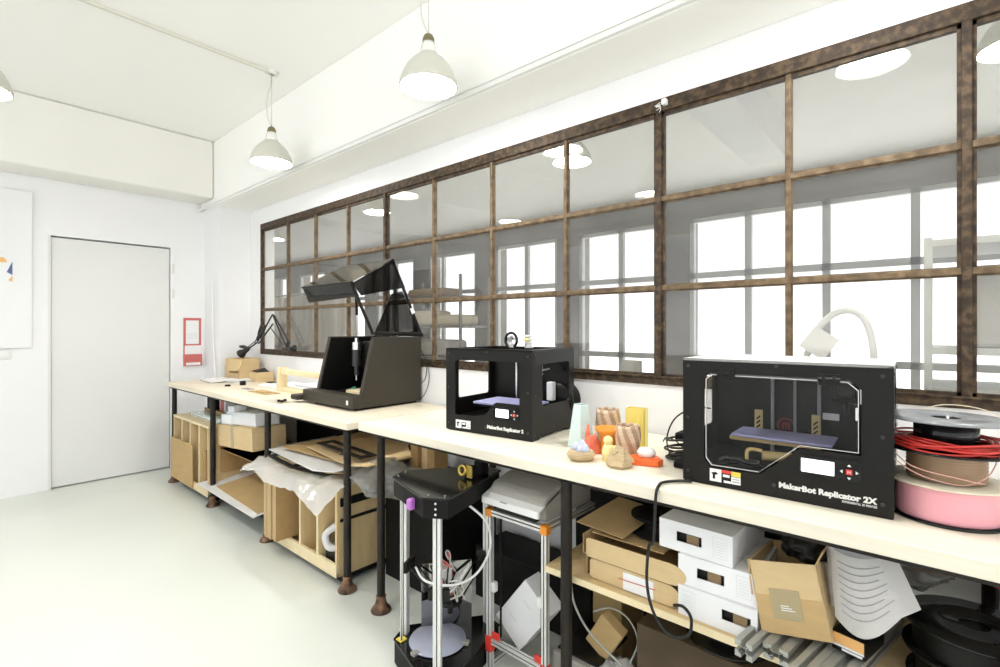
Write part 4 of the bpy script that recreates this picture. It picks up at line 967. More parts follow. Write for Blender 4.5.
mb = MB(); mb.quad_slab((-3.74, 1.30, .1515), (-3.02, 1.275, .1475), (-3.0, 1.64, .2075), (-3.70, 1.64, .2075), .004); mb.build('brown_sheet', 'card', t)
mb = MB(); mb.box(-3.5, -3.05, 1.45, 1.75, .001, .085, .02); tag(mb.build('laptop_bag', 'black_matt', loc=(-3.3, 1.6, 0)), 'dark flat bag on the floor below the low shelf', 'bag')
mb = MB(); mb.box(-3.76, -2.28, 1.88, 1.935, .0, .735, .01); tag(mb.build('shade_panel', 'black_matt', loc=(-3.0, 1.9, 0)), 'tall dark panel added to darken the wall behind the white foam', 'panel')  # added to cover the bright wall with darkness behind the foam
# plastic film and offcuts over the right rack
def film(u, v):
    x = -3.16 + 1.06 * u; y = 1.14 + .62 * v
    front = max(0, .26 - v) / .26
    z = .505 - .055 * front ** 1.3 * (.55 + .45 * math.sin(u * 7 + .6) ** 2) - .05 * front * max(0, u - .75) / .25
    if u < .22: z -= .06 * (1 - u / .22) ** 1.4; y += .11 * (1 - u / .22)
    z += .020 * noise.noise(Vector((u * 9, v * 7, 0))) + .011 * noise.noise(Vector((u * 23, v * 19, 3)))
    if v > .3: z = max(z, .497)
    return Vector((x, y, z))
mb = MB(); mb.grid(film, 60, 40); tag(mb.build('plastic_film', 'wrap', loc=(-2.6, 1.4, .5)), 'crumpled clear plastic film draped over the front of the right rack', 'plastic film')
specs = [('card_light', -2.80, -2.20, 1.30, 1.84, .528, 3, 'tan cardboard offcut, lowest of the sheets on the right rack'),
         ('paper', -2.92, -2.17, 1.27, 1.80, .548, -5, 'white card offcut with a curled edge under the tan sheets'),
         ('card', -2.86, -2.05, 1.36, 1.86, .572, 4, 'brown cardboard offcut with small punched holes'),
         ('card_light', -2.62, -1.98, 1.34, 1.82, .596, -7, 'tan cardboard offcut, topmost of the sheets on the right rack')]
for m_, x0, x1, y0, y1, z, a, lb in specs:
    cxx, cyy = (x0 + x1) / 2, (y0 + y1) / 2
    mb = MB(); hx, hy = (x1 - x0) / 2, (y1 - y0) / 2
    holes = [rrect(-.02, .02, -hy + .05, -hy + .085, .008), rrect(.12, .20, -hy + .12, -hy + .135, .004)] if 'holes' in lb or 'topmost' in lb else []
    mb.shape2d([(-hx, -hy), (hx * .7, -hy - .01), (hx, -hy + .05), (hx, hy), (-hx + .06, hy)], holes, .004, T((cxx, cyy, z)) @ Rot(a, 'Z') @ Rot(1.0, 'X') @ Rot(-.8, 'Y'))
    tag(mb.build('card_offcut', m_, loc=(cxx, cyy, z)), lb, 'offcut')
mb = MB()
mb.shape2d([(-.30, -.02), (.02, -.06), (.30, -.03), (.32, .06), (.02, .05), (-.28, .07)], [[(-.26, .0), (0, -.03), (0, .03), (-.25, .05)], [(.04, -.03), (.27, -.005), (.28, .04), (.04, .03)]], .005, T((-2.58, 1.30, .520)) @ Rot(2, 'Z') @ Rot(5, 'X'))
tag(mb.build('black_offcut', 'black', loc=(-2.58, 1.3, .51)), 'black laser-cut frame lying on the plastic film', 'offcut')
mb = MB(); mb.shape2d([(-.22, -.05), (.25, -.05), (.25, .05), (-.22, .05)], [[(-.18, -.02), (.21, -.02), (.21, .02), (-.18, .02)]], .005, T((-2.32, 1.42, .622)) @ Rot(-4, 'Z'))
tag(mb.build('black_offcut', 'black', loc=(-2.3, 1.42, .62)), 'black cut frame lying on the topmost tan sheet', 'offcut')
def bag(c, s, seed, lump=.18, nu=28, nv=18):
    sd = Vector((seed * 3.1, seed * 1.7, seed))
    mb = MB()
    def fn(u, v):
        a = 2 * math.pi * u; b = math.pi * (v - .5)
        d = Vector((math.cos(a) * math.cos(b), math.sin(a) * math.cos(b), math.sin(b)))
        k = 1 + lump * noise.noise(d * 1.6 + sd) * 2 + lump * .6 * noise.noise(d * 5 + sd) + lump * .25 * noise.noise(d * 12 + sd)
        return Vector((c[0] + s[0] * d.x * k, c[1] + s[1] * d.y * k, max(c[2] + s[2] * d.z * k, c[2] - s[2])))
    mb.grid(fn, nu * 2, nv * 2)
    bmesh.ops.remove_doubles(mb.bm, verts=mb.bm.verts, dist=1e-5)
    return mb
tag(bag((-1.985, 1.46, .515), (.20, .15, .075), 2, .22).build('plastic_bag', 'wrap_grey', loc=(-1.985, 1.46, .44)), 'crumpled grey plastic bag bulging between the two tables', 'plastic bag')
t = thing('storage_carton', 'black storage box standing behind the black delta printer', 'box', (-1.84, 1.72, 0))
mb = MB(); mb.box(-2.10, -1.74, 1.52, 1.90, .0, .478, .003); mb.build('box_body', 'black_matt', t)
mb = MB(); mb.box(-2.103, -1.737, 1.517, 1.903, .455, .4785, .002); mb.build('box_lid', 'rubber', t)
t = thing('wooden_blocks', 'small wooden crate of offcuts behind the delta printer', 'crate', (-1.70, 1.72, .479))
for k, b in enumerate(((-2.00, -1.945, 1.60, 1.70, .479, .66), (-1.94, -1.89, 1.62, 1.70, .479, .65), (-1.885, -1.83, 1.61, 1.70, .479, .67))):
    mb = MB(); mb.box(*b, .003); mb.build('block', ('mdf', 'card_light', 'mdf')[k], t)
t = thing('web_camera', 'small grey camera lying beside the wooden offcuts', 'camera', (-1.92, 1.70, .62))
mb = MB(); mb.box(-2.09, -2.02, 1.66, 1.73, .479, .66, .012); mb.build('camera_body', 'grey_plastic', t)
mb = MB(); mb.cyl((-2.055, 1.645, .63), (-2.055, 1.662, .63), .02, 20); mb.build('lens', 'black_gloss', t)

# ------------------------------------------------------------------ delta printer
dc = (-1.345, 1.26); RT = .185
angs = (-56, 84, 204)
t = thing('delta_printer', 'black triangular delta 3D printer with three aluminium towers on the floor', '3D printer', (dc[0], dc[1], 0))
def tri(r, hw):
    out = []
    for a in angs:
        c_, s_ = math.cos(R(a)), math.sin(R(a))
        out += [(dc[0] + r * c_ + hw * s_, dc[1] + r * s_ - hw * c_), (dc[0] + r * c_ - hw * s_, dc[1] + r * s_ + hw * c_)]
    return out
mb = MB(); mb.prism(tri(RT + .022, .042), .001, .085, bev=.003); mb.build('base', 'black_matt', t)
mb = MB(); mb.prism(tri(RT + .025, .044), .085, .092, bev=.002); mb.build('base_plate', 'black_gloss', t)
mb = MB(); mb.prism(tri(RT + .025, .042), .625, .688, bev=.003); top_ = mb.build('top_housing', 'black_matt', t)
mb = MB(); mb.prism(tri(RT + .030, .046), .688, .695, bev=.002); mb.build('top_plate', 'black_gloss', t)
for a in angs:
    c_, s_ = math.cos(R(a)), math.sin(R(a))
    mb = MB(); W_ = T((dc[0] + RT * c_, dc[1] + RT * s_, 0)) @ Matrix.Rotation(R(a), 4, 'Z')
    mb.use('alu')
    for (u, v) in ((-.0075, -.0075), (.0075, -.0075), (-.0075, .0075), (.0075, .0075)): mb.box(u - .0055, u + .0055, v - .0055, v + .0055, .092, .625)
    mb.use('slot').box(-.0095, .0095, -.0095, .0095, .092, .625); mb.xform(W_); tw = mb.build('tower', None, t)
    for dv in ((.052,) if a == 204 else ()):
        mb = MB(); mb.cyl((-.012, dv, .092), (-.012, dv, .625), .004, 10); mb.xform(W_); mb.build('guide_rod', 'chrome', t)
    mb = MB(); mb.box(-.026, -.011, -.036, .036, .335, .375, .003); mb.xform(W_); mb.build('carriage', 'black', t)
    for dv in (-.020, .020):
        p = W_ @ Vector((-.03, dv, .355)); q_ = Vector((dc[0] + .035 * c_, dc[1] + .035 * s_, .245)) + Vector((-s_ * dv, c_ * dv, 0))
        mb = MB(); mb.cyl(p, q_, .003, 8); mb.build('arm_rod', 'black_gloss', t)
    for z in (.64, .658, .676):
        mb = MB(); mb.cyl((.026, 0, z), (.0265 + .002, 0, z), .004, 10); mb.xform(W_); mb.build('screw', 'chrome', t)
    for dv in (-.028, .028):
        mb = MB(); mb.cyl((.012, dv, .695), (.012, dv, .699), .004, 10); mb.xform(W_); mb.build('screw', 'chrome', t)
mb = MB(); mb.lathe([(.001, 0), (.045, 0), (.045, .008), (.001, .008)], (dc[0], dc[1], .24), 24); mb.cyl((dc[0], dc[1], .2), (dc[0], dc[1], .24), .01, 12); eff = mb.build('effector', 'black', t)
q = random.Random(11)
for k in range(9):
    p = [Vector((dc[0] + q.uniform(-.07, .05), dc[1] + q.uniform(-.05, .05), q.uniform(.25, .40))) for _ in range(5)]
    mb = MB(); mb.tube(p, .0028, 6, 5); mb.build('wire', ('black_gloss', 'red_dull', 'white_plastic', 'cord')[k % 4], eff)
mb = MB(); mb.box(dc[0] - .05, dc[0] - .01, dc[1] - .03, dc[1] + .02, .30, .36, .004); mb.build('hot_end_fan', 'white_plastic', eff)
mb = MB(); mb.lathe([(.001, 0), (.104, 0), (.105, .002), (.104, .004), (.001, .004)], (-1.385, 1.235, .096), 48); mb.build('round_plate', 'bed_grey', t)
for a in (20, 140, 260):
    mb = MB(); mb.box(.095, .12, -.011, .011, .0925, .104, .002); mb.xform(T((-1.385, 1.235, 0)) @ Matrix.Rotation(R(a + 10), 4, 'Z')); mb.build('plate_clip', 'grey_plastic', t)
pl_, pr_ = [Vector((dc[0] + (RT - .02) * math.cos(R(a)), dc[1] + (RT - .02) * math.sin(R(a)), 0)) for a in (204, 84)]
dv_ = (pr_ - pl_).normalized(); n_ = Vector((-dv_.y, dv_.x, 0))
a_ = pl_ + dv_ * .045 + n_ * .02; b_ = pr_ - dv_ * .045 + n_ * .02
mb = MB(); mb.quad_slab((a_.x, a_.y, .0925), (b_.x, b_.y, .0925), (b_.x, b_.y, .34), (a_.x, a_.y, .34), -.004); mb.build('mirror_panel', 'mirror', t)
mb = MB(); mb.tube([(-1.25, 1.26, .62), (-1.20, 1.30, .56), (-1.19, 1.31, .47), (-1.22, 1.27, .38), (-1.29, 1.22, .335), (-1.40, 1.19, .325), (-1.47, 1.20, .35)], .0045, 8); mb.build('feed_tube', 'white_plastic', t)
mb = MB(); mb.box(-1.350, -1.326, 1.058, 1.088, .632, .672, .009)
mb.build('purple_clip', 'purple', t)
mb = MB(); mb.box(-1.505, -1.475, 1.135, 1.165, .0925, .097, .001); mb.build('yellow_sticker', 'yellow_print', t)
mb = MB(); mb.cyl((-1.30, 1.32, .696), (-1.30, 1.32, .735), .022, 16); mb.box(-1.32, -1.28, 1.36, 1.40, .696, .745, .003); ex_ = mb.build('extruder_motor', 'black', t)
mb = MB(); mb.lathe([(.012, 0), (.021, 0), (.021, .008), (.012, .008), (.012, 0)], (0, 0, 0), 18, mtx=T((-1.315, 1.298, .722)) @ Rot(80, 'X')); mb.build('drive_gear', 'gold', ex_)
mb = MB(); mb.box(-1.295, -1.27, 1.295, 1.302, .70, .745, .002); mb.build('brass_plate', 'gold', ex_)

# ------------------------------------------------------------------ aluminium printer frame with laser printer on top
fx0, fx1, fy0, fy1 = -1.236, -.985, 1.36, 1.62
t = thing('extrusion_frame', 'aluminium extrusion frame with orange and red corner joints', 'frame', ((fx0 + fx1) / 2, 1.49, 0))
def ext(mb, a, b, s=.02):
    """t-slot bar from a to b"""
    a, b = Vector(a), Vector(b); d = b - a; W_ = T(a) @ d.to_track_quat('Z', 'Y').to_matrix().to_4x4(); h = s / 2; Ln = d.length
    mb.use('alu')
    for u in (-1, 1):
        for v in (-1, 1): mb.box(u * h * .62 - h * .38, u * h * .62 + h * .38, v * h * .62 - h * .38, v * h * .62 + h * .38, 0, Ln, mtx=W_)
    mb.use('slot').box(-h * .8, h * .8, -h * .8, h * .8, .001, Ln - .001, mtx=W_)
    return mb
for x in (fx0, fx1): ext(MB(), (x, fy0, .0), (x, fy0, .575)).build('post', None, t)
for z in (.10, .573): ext(MB(), (fx0 + .011, fy0, z), (fx1 - .011, fy0, z)).build('cross_bar', None, t)
for x in (fx0, fx1):
    for z in (.011, .573): ext(MB(), (x, fy0 + .011, z), (x, fy1 + .05, z)).build('side_bar', None, t)
for x in (fx0, fx1):
    s = 1 if x == fx0 else -1
    for y in (fy0,):
        mb = MB(); mb.box(x - .014, x + .014, y - .014, y + .014, .556, .5865, .003); mb.build('orange_joint', 'orange', t)
        mb = MB(); mb.box(x - .0135, x + .0135, y - .0135, y + .0135, .06, .118, .003); mb.box(x + s * .013, x + s * .045, y - .004, y + .004, .111, .135, .002); mb.build('red_joint', 'red', t)
for x, z in ((fx0 + .02, .30), (fx1 - .02, .32)):
    mb = MB(); mb.box(x - .009, x + .009, fy0 - .008, fy0 + .012, z - .018, z + .018, .004); mb.build('white_slider', 'white_plastic', t)
for x in (fx0 + .035, fx1 - .03):
    mb = MB(); mb.cyl((x, fy0 + .02, .112), (x, fy0 + .02, .562), .004, 10); mb.build('lead_screw', 'rubber', t)
t = thing('laser_printer', 'warm grey office laser printer sitting on the aluminium frame', 'printer', (-1.08, 1.53, .588))
mb = MB(); mb.prism([(1.36, .60), (1.345, .65), (1.38, .682), (1.46, .698), (1.66, .703), (1.66, .588), (1.38, .588)], -1.238, -.985, mtx=Matrix(((0, 0, 1, 0), (1, 0, 0, 0), (0, 1, 0, 0), (0, 0, 0, 1))), bev=.01); mb.build('printer_body', 'grey_plastic', t)
mb = MB(); mb.quad_slab((-1.242, 1.325, .634), (-.985, 1.325, .634), (-.985, 1.50, .695), (-1.242, 1.50, .695), .007); mb.box(-1.242, -.985, 1.318, 1.335, .614, .641, .005); mb.build('front_tray', 'white_plastic', t)
mb = MB(); mb.box(-1.215, -1.02, 1.352, 1.40, .5875, .612, .003); mb.build('paper_slot', 'black', t)
mb = MB(); mb.box(-1.15, -1.12, 1.316, 1.319, .636, .640); mb.build('front_mark', 'ink', t)
t = thing('white_carton', 'white carton tipped on its corner inside the aluminium frame', 'box', (-1.12, 1.50, 0))
Wb = T((-1.1335, 1.42, .20)) @ Rot(38, 'Y')
mb = MB(); mb.box(-.0725, .0725, 0, .085, -.1145, .1145, .002); mb.xform(Wb); mb.build('box_body', 'white', t)
mb = MB(); mb.box(-.04, .0, -.0007, 0, -.045, -.043); mb.box(-.03, .01, -.0007, 0, .05, .052); mb.xform(Wb); mb.build('print_mark', 'faint', t)
mb = MB(); mb.box(-1.62, -1.0, 1.68, 1.90, 0, .235, .004); tag(mb.build('flat_case', 'black_matt', loc=(-1.3, 1.8, 0)), 'large black case on the floor behind the aluminium frame', 'case')

# ------------------------------------------------------------------ plywood shelf and what stands on it
SZ = .466
t = thing('plywood_shelf', 'plywood shelf board below the foreground table, loaded with boxes', 'shelf', (0, 1.6, 0))
mb = MB(); mb.use('ply_light').box(-.968, 1.15, 1.333, 1.336, SZ - .02, SZ); mb.use('ply').box(-.968, 1.15, 1.336, 1.86, SZ - .02, SZ); mb.build('board', None, t)
for x in (-.80, .2, 1.1):
    mb = MB(); mb.box(x, x + .04, 1.80, 1.84, 0, SZ - .0205); mb.build('prop', 'leg', t)
def mailer(x0, x1, y0, y1, z0, h, label, tongue):
    t = thing('open_mailer', label, 'box', ((x0 + x1) / 2, (y0 + y1) / 2, z0))
    th = .003
    mb = MB(); mb.box(x0, x1, y0 + .012, y1, z0, z0 + th); mb.box(x0, x0 + th, y0 + .012, y1, z0, z0 + h); mb.box(x1 - th, x1, y0 + .012, y1, z0, z0 + h); mb.box(x0, x1, y1 - th, y1, z0, z0 + h); mb.box(x0 + .01, x1 - .06, y0 + .05, y1, z0 + h - .006, z0 + h - .003); mb.build('tray', 'card', t)
    Wf = T((x0 + .02, y0, z0 + .002)) @ XZf
    L_ = x1 - x0 - .02; hh = h - .004
    poly = [(0, hh * .15), (hh * .1, 0), (L_ - .02 + tongue * .0, 0)] + [(L_ - .02 + tongue * math.sin(R(a)), hh / 2 - hh / 2 * math.cos(R(a))) for a in range(20, 180, 20)] + [(L_ - .02, hh), (.008, hh), (0, hh * .9)]
    mb = MB(); mb.shape2d(poly, [], .004, Wf); mb.build('front_flap', 'card_light', t)
    return t
m1 = mailer(-.835, -.545, 1.365, 1.64, SZ + .0005, .064, 'lower open cardboard mailer with a white address label', .035)
mb = MB(); mb.box(-.70, -.605, 1.3605, 1.3625, SZ + .004, SZ + .055); mb.build('address_label', 'white', m1)
mb = MB(); mb.quad_slab((-.715, 1.36, SZ + .030), (-.60, 1.36, SZ + .034), (-.60, 1.36, SZ + .037), (-.715, 1.36, SZ + .033), .0005); mb.build('red_line', 'red_dull', m1)
mailer(-.845, -.535, 1.358, 1.66, SZ + .066, .062, 'upper open cardboard mailer with its front flap raised', .045)
mb = MB(); mb.quad_slab((-.90, 1.42, SZ + .135), (-.72, 1.40, SZ + .135), (-.70, 1.64, SZ + .16), (-.86, 1.64, SZ + .17), .003)
tag(mb.build('card_flap', 'card', loc=(-.8, 1.5, SZ + .135)), 'loose pointed cardboard flap on top of the upper mailer', 'cardboard')
mb = MB(); mb.lathe([(.001, 0), (.085, 0), (.086, .003), (.085, .006), (.045, .007), (.045, .05), (.085, .051), (.085, .057), (.025, .057), (.025, .03), (.001, .03)], (-.665, 1.535, SZ + .131), 40)
tag(mb.build('filament_spool', 'black_matt', loc=(-.665, 1.535, SZ + .131)), 'black filament spool lying on the upper cardboard mailer', 'spool')
def white_box(x, y, z, rz, label, flip=False):
    w_, h, d_ = .200, .0805, .27
    t = thing('white_parts_box', label, 'box', (x, y, z), R(rz), 'stack of white boxes on the plywood shelf')
    W_ = WM[t.name]
    mb = MB(); wx0 = .115 if flip else .05; win = [(wx0, .028), (wx0 + .07, .028), (wx0 + .07, .055), (wx0, .055)]
    mb.shape2d([(0, 0), (w_, 0), (w_, h), (0, h)], [win], .003, T((0, .0015, 0)) @ XZf)
    mb.box(0, w_, .004, d_, 0, .003); mb.box(0, w_, .004, d_, h - .003, h); mb.box(0, .003, .004, d_, .003, h - .003); mb.box(w_ - .003, w_, .004, d_, .003, h - .003); mb.box(.003, w_ - .003, d_ - .003, d_, .003, h - .003); mb.xform(W_); mb.build('box_body', 'white', t)
    mb = MB(); mb.box(wx0 - .01, wx0 + .08, .012, .016, .015, .07); mb.xform(W_); mb.build('dark_inside', 'black', t)
    mb = MB(); mb.box(wx0 + .025, wx0 + .06, .008, .012, .02, .05, .002); mb.xform(W_); mb.build('foil_inside', 'card_dark', t)
    lx = .01 if flip else .150
    mb = MB()
    for a, b, c, d in ((lx, lx + .036, .014, .0145), (lx, lx + .036, .068, .0685), (lx, lx + .0005, .014, .068), (lx + .0355, lx + .036, .014, .068)): mb.box(a, b, -.0005, 0, c, d)
    for k in range(6): mb.box(lx + .004, lx + .03, -.0004, 0, .022 + k * .007, .0228 + k * .007)
    mb.box(w_, w_ + .0005, .03, .10, .014, .0145); mb.box(w_, w_ + .0005, .03, .10, .066, .0665); mb.box(w_, w_ + .0005, .03, .0305, .014, .066); mb.box(w_, w_ + .0005, .0995, .10, .014, .066)
    mb.xform(W_); mb.build('printed_label', 'faint', t)
white_box(-.530, 1.352, SZ + .0005, -1.5, 'white parts box at the bottom of its stack of three', True)
white_box(-.532, 1.358, SZ + .0815, 1, 'white parts box in the middle of its stack of three')
white_box(-.592, 1.372, SZ + .1625, -2.5, 'white parts box on top of its stack of three')
t = thing('open_carton', 'brown carton with a square of tape, tilted beside the white boxes', 'box', (-.25, 1.45, .51), R(3))
Wk = T((-.320, 1.350, .502)) @ Rot(-12, 'Y') @ Rot(-5, 'X')
mb = MB(); w_, h, d_ = .150, .165, .22
mb.box(0, w_, 0, .003, 0, h); mb.box(0, w_, d_ - .003, d_, 0, h); mb.box(0, .003, 0, d_, 0, h); mb.box(w_ - .003, w_, 0, d_, 0, h); mb.box(0, w_, 0, d_, 0, .003); mb.xform(Wk); mb.build('box_body', 'card_light', t)
mb = MB(); mb.box(0, w_, -.001, 0, 0, h * .52); mb.xform(Wk); mb.build('lower_flap', 'card', t)
mb = MB(); mb.box(.035, .10, -.002, -.001, .035, h * .62); mb.xform(Wk); mb.build('tape_patch', 'tape', t)
mb = MB()
for k in range(3): mb.box(.055, .085 - .006 * k, -.0025, -.002, .055 + k * .005, .057 + k * .005)
mb.xform(Wk); mb.build('tape_print', 'paper', t)
mb = MB(); mb.quad_slab((.0, .0, h), (.0, d_, h), (-.006, d_, h * .5), (-.006, .0, h * .5), .003); mb.xform(Wk); mb.build('left_flap', 'card', t)
mb = MB(); mb.quad_slab((w_, .0, h), (w_ + .02, .0, h + .03), (w_ + .02, d_, h + .03), (w_, d_, h), .003); mb.xform(Wk); mb.build('right_flap', 'card', t)
tag(bag((-.235, 1.47, .700), (.066, .075, .04), 7, .12).build('plastic_bag', 'black', loc=(-.235, 1.47, .67)), 'dark crumpled bag filling the top of the brown carton', 'plastic bag')
# bent sheaf of printed paper
def paper(u, v):
    # u across, v down
    tl = Vector((-.190, 1.405, .770)); tr = Vector((-.072, 1.395, .770)); bl = Vector((-.172, 1.372, .585)); br = Vector((-.020, 1.360, .662))
    p = tl.lerp(tr, u).lerp(bl.lerp(br, u), v)
    p.y -= .055 * math.sin(math.pi * u) * (.4 + .6 * v)
    p.z -= .032 * math.sin(math.pi * min(1, u * 1.25)) * v
    return p
t = thing('paper_sheaf', 'bent sheaf of printed pages hanging between carton and black spools', 'papers', (-.1, 1.34, .6))
mb = MB(); mb.grid(paper, 20, 16); mb.build('page', 'paper_shaded', t)
mb = MB()
for k in range(8):
    v0 = .30 + k * .075
    def ln(u, v, v0=v0): p = paper(.12 + (.62 + .05 * math.sin(k * 2.3)) * u, v0 + .012 * v); p.y -= .0012; return p
    mb.grid(ln, 14, 1)
mb.build('print_lines', 'ink', t)
mb = MB()
def dk(u, v): p = paper(.08 + .68 * u, .06 + .14 * v); p.y -= .0012; return p
mb.grid(dk, 14, 3); mb.build('printed_picture', 'ink', t)
for k in range(2):
    mb = MB(); mb.grid(lambda u, v: paper(u * .3 - .02 - .03 * k, v * .93) + Vector((-.008 * (k + 1), .022 * (k + 1), 0)), 6, 10); mb.build('page', 'paper_shaded', t)
# aluminium bars on the shelf
def bar(x, y, ang, s, L, label, wide=1.0):
    t = thing('aluminium_bar', label, 'bar', (x, y, SZ + .0005))
    W_ = T((x, y, SZ + .001 + s / 2)) @ Rot(-ang, 'Z') @ Matrix.Diagonal((wide, 1, 1, 1)) @ Rot(-90, 'X')
    h = s / 2; mb = MB(); mb.use('alu_grey')
    prof_ = [(-h, -h), (-h * .3, -h), (-h * .3, -h * .6), (-h * .55, -h * .6), (-h * .2, -h * .25), (h * .2, -h * .25), (h * .55, -h * .6), (h * .3, -h * .6), (h * .3, -h), (h, -h)]
    one = []
    for k in range(4):
        c_, s_ = math.cos(k * math.pi / 2), math.sin(k * math.pi / 2)
        one += [(px * c_ - py * s_, px * s_ + py * c_) for px, py in prof_[:-1]]
    mb.prism(one, 0, L, mtx=W_); mb.build('bar_profile', None, t)
    mb = MB(); mb.shape2d([(-h * .22, -h * .22), (h * .22, -h * .22), (h * .22, h * .22), (-h * .22, h * .22)], [], .001, W_ @ T((0, 0, -.0006))); mb.build('centre_hole', 'slot', t)
bar(-.340, 1.265, 9, .040, .46, 'grey slotted aluminium bar poking out nearest the white boxes')
bar(-.280, 1.300, 9, .036, .42, 'grey slotted aluminium bar under the middle of the brown carton', 1.55)
bar(-.222, 1.235, 11, .040, .46, 'grey slotted aluminium bar sticking out farthest over the shelf edge')
bar(-.168, 1.265, 12, .036, .40, 'grey slotted aluminium bar beside the small printed package', 1.55)
t = thing('small_package', 'small black and orange printed package below the hanging pages', 'package', (-.155, 1.40, .51))
Wq = T((-.178, 1.375, .5105)) @ Rot(-14, 'Z')
mb = MB(); mb.box(0, .066, 0, .11, 0, .042, .001); mb.xform(Wq); mb.build('package_body', 'black', t)
mb = MB(); mb.box(.003, .063, -.0008, 0, .014, .039); mb.xform(Wq); mb.build('orange_panel', 'orange_print', t)
mb = MB(); mb.box(.003, .063, -.0012, 0, .010, .015); mb.box(.02, .06, -.0012, 0, .003, .008); mb.xform(Wq); mb.build('white_band', 'white', t)
for k, (x, y, z, lb) in enumerate(((.072, 1.50, SZ + .0005, 'large black spool lying on the shelf at the right edge, lower of two'), (.066, 1.485, SZ + .0725, 'large black spool lying on another at the right edge'))):
    t = thing('filament_spool', lb, 'spool', (x, y, z), 0, 'black spools on the plywood shelf')
    mb = MB(); mb.lathe([(.026, 0), (.122, 0), (.123, .003), (.122, .006), (.026, .006), (.026, 0)], (x, y, z), 44); mb.build('bottom_flange', 'black_gloss', t)
    mb = MB(); mb.lathe([(.026, .064), (.122, .064), (.123, .067), (.122, .070), (.026, .070), (.026, .064)], (x, y, z), 44); mb.build('top_flange', 'black_gloss', t)
    mb = MB(); mb.lathe([(.026, .006), (.105, .006)] + [(.105 - .001 * (j % 2), .006 + .058 * j / 12) for j in range(13)] + [(.026, .064), (.026, .006)], (x, y, z), 44); mb.build('filament', 'black', t)
mb = MB(); mb.tube([(-.06, 1.62, .64), (-.01, 1.58, .665), (.05, 1.60, .675), (.10, 1.62, .655), (.15, 1.64, .635)], .003, 6); tag(mb.build('red_strand', 'red_fil', loc=(.05, 1.6, .64)), 'dark red filament strand behind the black spools', 'filament strand')
tag(bag((-.045, 1.57, .68), (.08, .08, .05), 4, .2).build('plastic_bag', 'wrap_dark', loc=(-.045, 1.57, .63)), 'crumpled grey plastic film behind the hanging pages', 'plastic bag')
mb = MB(); mb.box(.13, .45, 1.45, 1.84, SZ + .001, .60, .004); tag(mb.build('dark_backing', 'black_matt', loc=(.29, 1.65, SZ)), 'black backing added to darken the shelf at the right edge of the photo', 'box')
mb = MB(); mb.box(-.42, -.10, 1.66, 1.85, SZ + .001, .765, .004); tag(mb.build('dark_backing', 'black_matt', loc=(-.26, 1.75, SZ)), 'black backing added to darken the space behind the brown carton', 'box')  # these black backings are added to deepen the shade under the table
mb = MB(); mb.box(-.95, -.60, 1.68, 1.85, SZ + .001, .75, .004); tag(mb.build('dark_backing', 'black_matt', loc=(-.78, 1.76, SZ)), 'black backing added to darken the space behind the cardboard mailers', 'box')
mb = MB(); mb.box(-.58, -.44, 1.66, 1.85, SZ + .001, .74, .004); tag(mb.build('dark_backing', 'black_matt', loc=(-.5, 1.76, SZ)), 'narrow black backing added to darken the space behind the stack of white boxes', 'box')

# ------------------------------------------------------------------ floor below the shelf
mb = MB(); mb.box(-1.20, -.965, 1.885, 1.93, 0, .76, .003); tag(mb.build('shade_board', 'black_matt', loc=(-1.08, 1.9, 0)), 'tall black board added to darken the wall behind the left end of the plywood shelf', 'board')  # board added so the bright wall here reads as deep shade
t = thing('floor_carton', 'large dark brown carton on the floor below the shelf', 'box', (-.5, 1.62, 0))
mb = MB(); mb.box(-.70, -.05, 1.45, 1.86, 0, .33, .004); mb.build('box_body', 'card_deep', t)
mb = MB(); mb.lathe([(.05, 0), (.115, 0), (.117, .004), (.115, .008), (.07, .010), (.07, .05), (.115, .052), (.115, .06), (.05, .06), (.05, 0)], (-.46, 1.56, .3305), 40); tag(mb.build('filament_spool', 'black_gloss', loc=(-.46, 1.56, .331)), 'glossy black spool on the dark floor carton below the shelf', 'spool')
t = thing('paper_bag', 'brown folded packaging sticking out of clear wrap on the floor', 'packaging', (-.83, 1.5, 0))
mb = MB(); mb.box(-.045, .045, -.02, .02, -.07, .08, .004); mb.xform(T((-.835, 1.50, .21)) @ Rot(32, 'Y') @ Rot(10, 'X')); mb.build('brown_roll', 'card', t)
tag(bag((-.79, 1.48, .075), (.085, .085, .075), 12, .3).build('plastic_wrap', 'wrap', loc=(-.79, 1.48, 0)), 'crumpled clear wrap on the floor below the shelf', 'plastic wrap')
mb = MB(); mb.box(-.98, -.86, 1.66, 1.84, 0, .30, .003); tag(mb.build('yellow_carton', 'tan', loc=(-.92, 1.75, 0)), 'yellowish cardboard box on the floor behind the table leg', 'box')
mb = MB(); mb.box(-1.0, -.86, 1.42, 1.62, .0005, .13, .006); tag(mb.build('grey_box', 'grey_plastic', loc=(-.95, 1.5, 0)), 'grey box on the floor behind the second leg of the foreground table', 'box')
mb = MB(); mb.box(-.99, -.83, 1.44, 1.65, .1315, .140, .002); tag(mb.build('black_folder', 'black', loc=(-.9, 1.5, .1315)), 'black folder lying on the grey floor box', 'folder')
mb = MB(); mb.tube([(-.885, 1.36, .45), (-.878, 1.37, .36), (-.84, 1.39, .28), (-.79, 1.42, .22), (-.74, 1.43, .19)], .0035, 8); mb.tube([(-.86, 1.46, .30), (-.80, 1.47, .33), (-.74, 1.48, .31), (-.71, 1.48, .25), (-.73, 1.46, .18)], .003, 8)
tag(mb.build('grey_cable', 'alu_grey', loc=(-.85, 1.38, .4)), 'thin grey cable drooping below the left end of the shelf', 'cable')

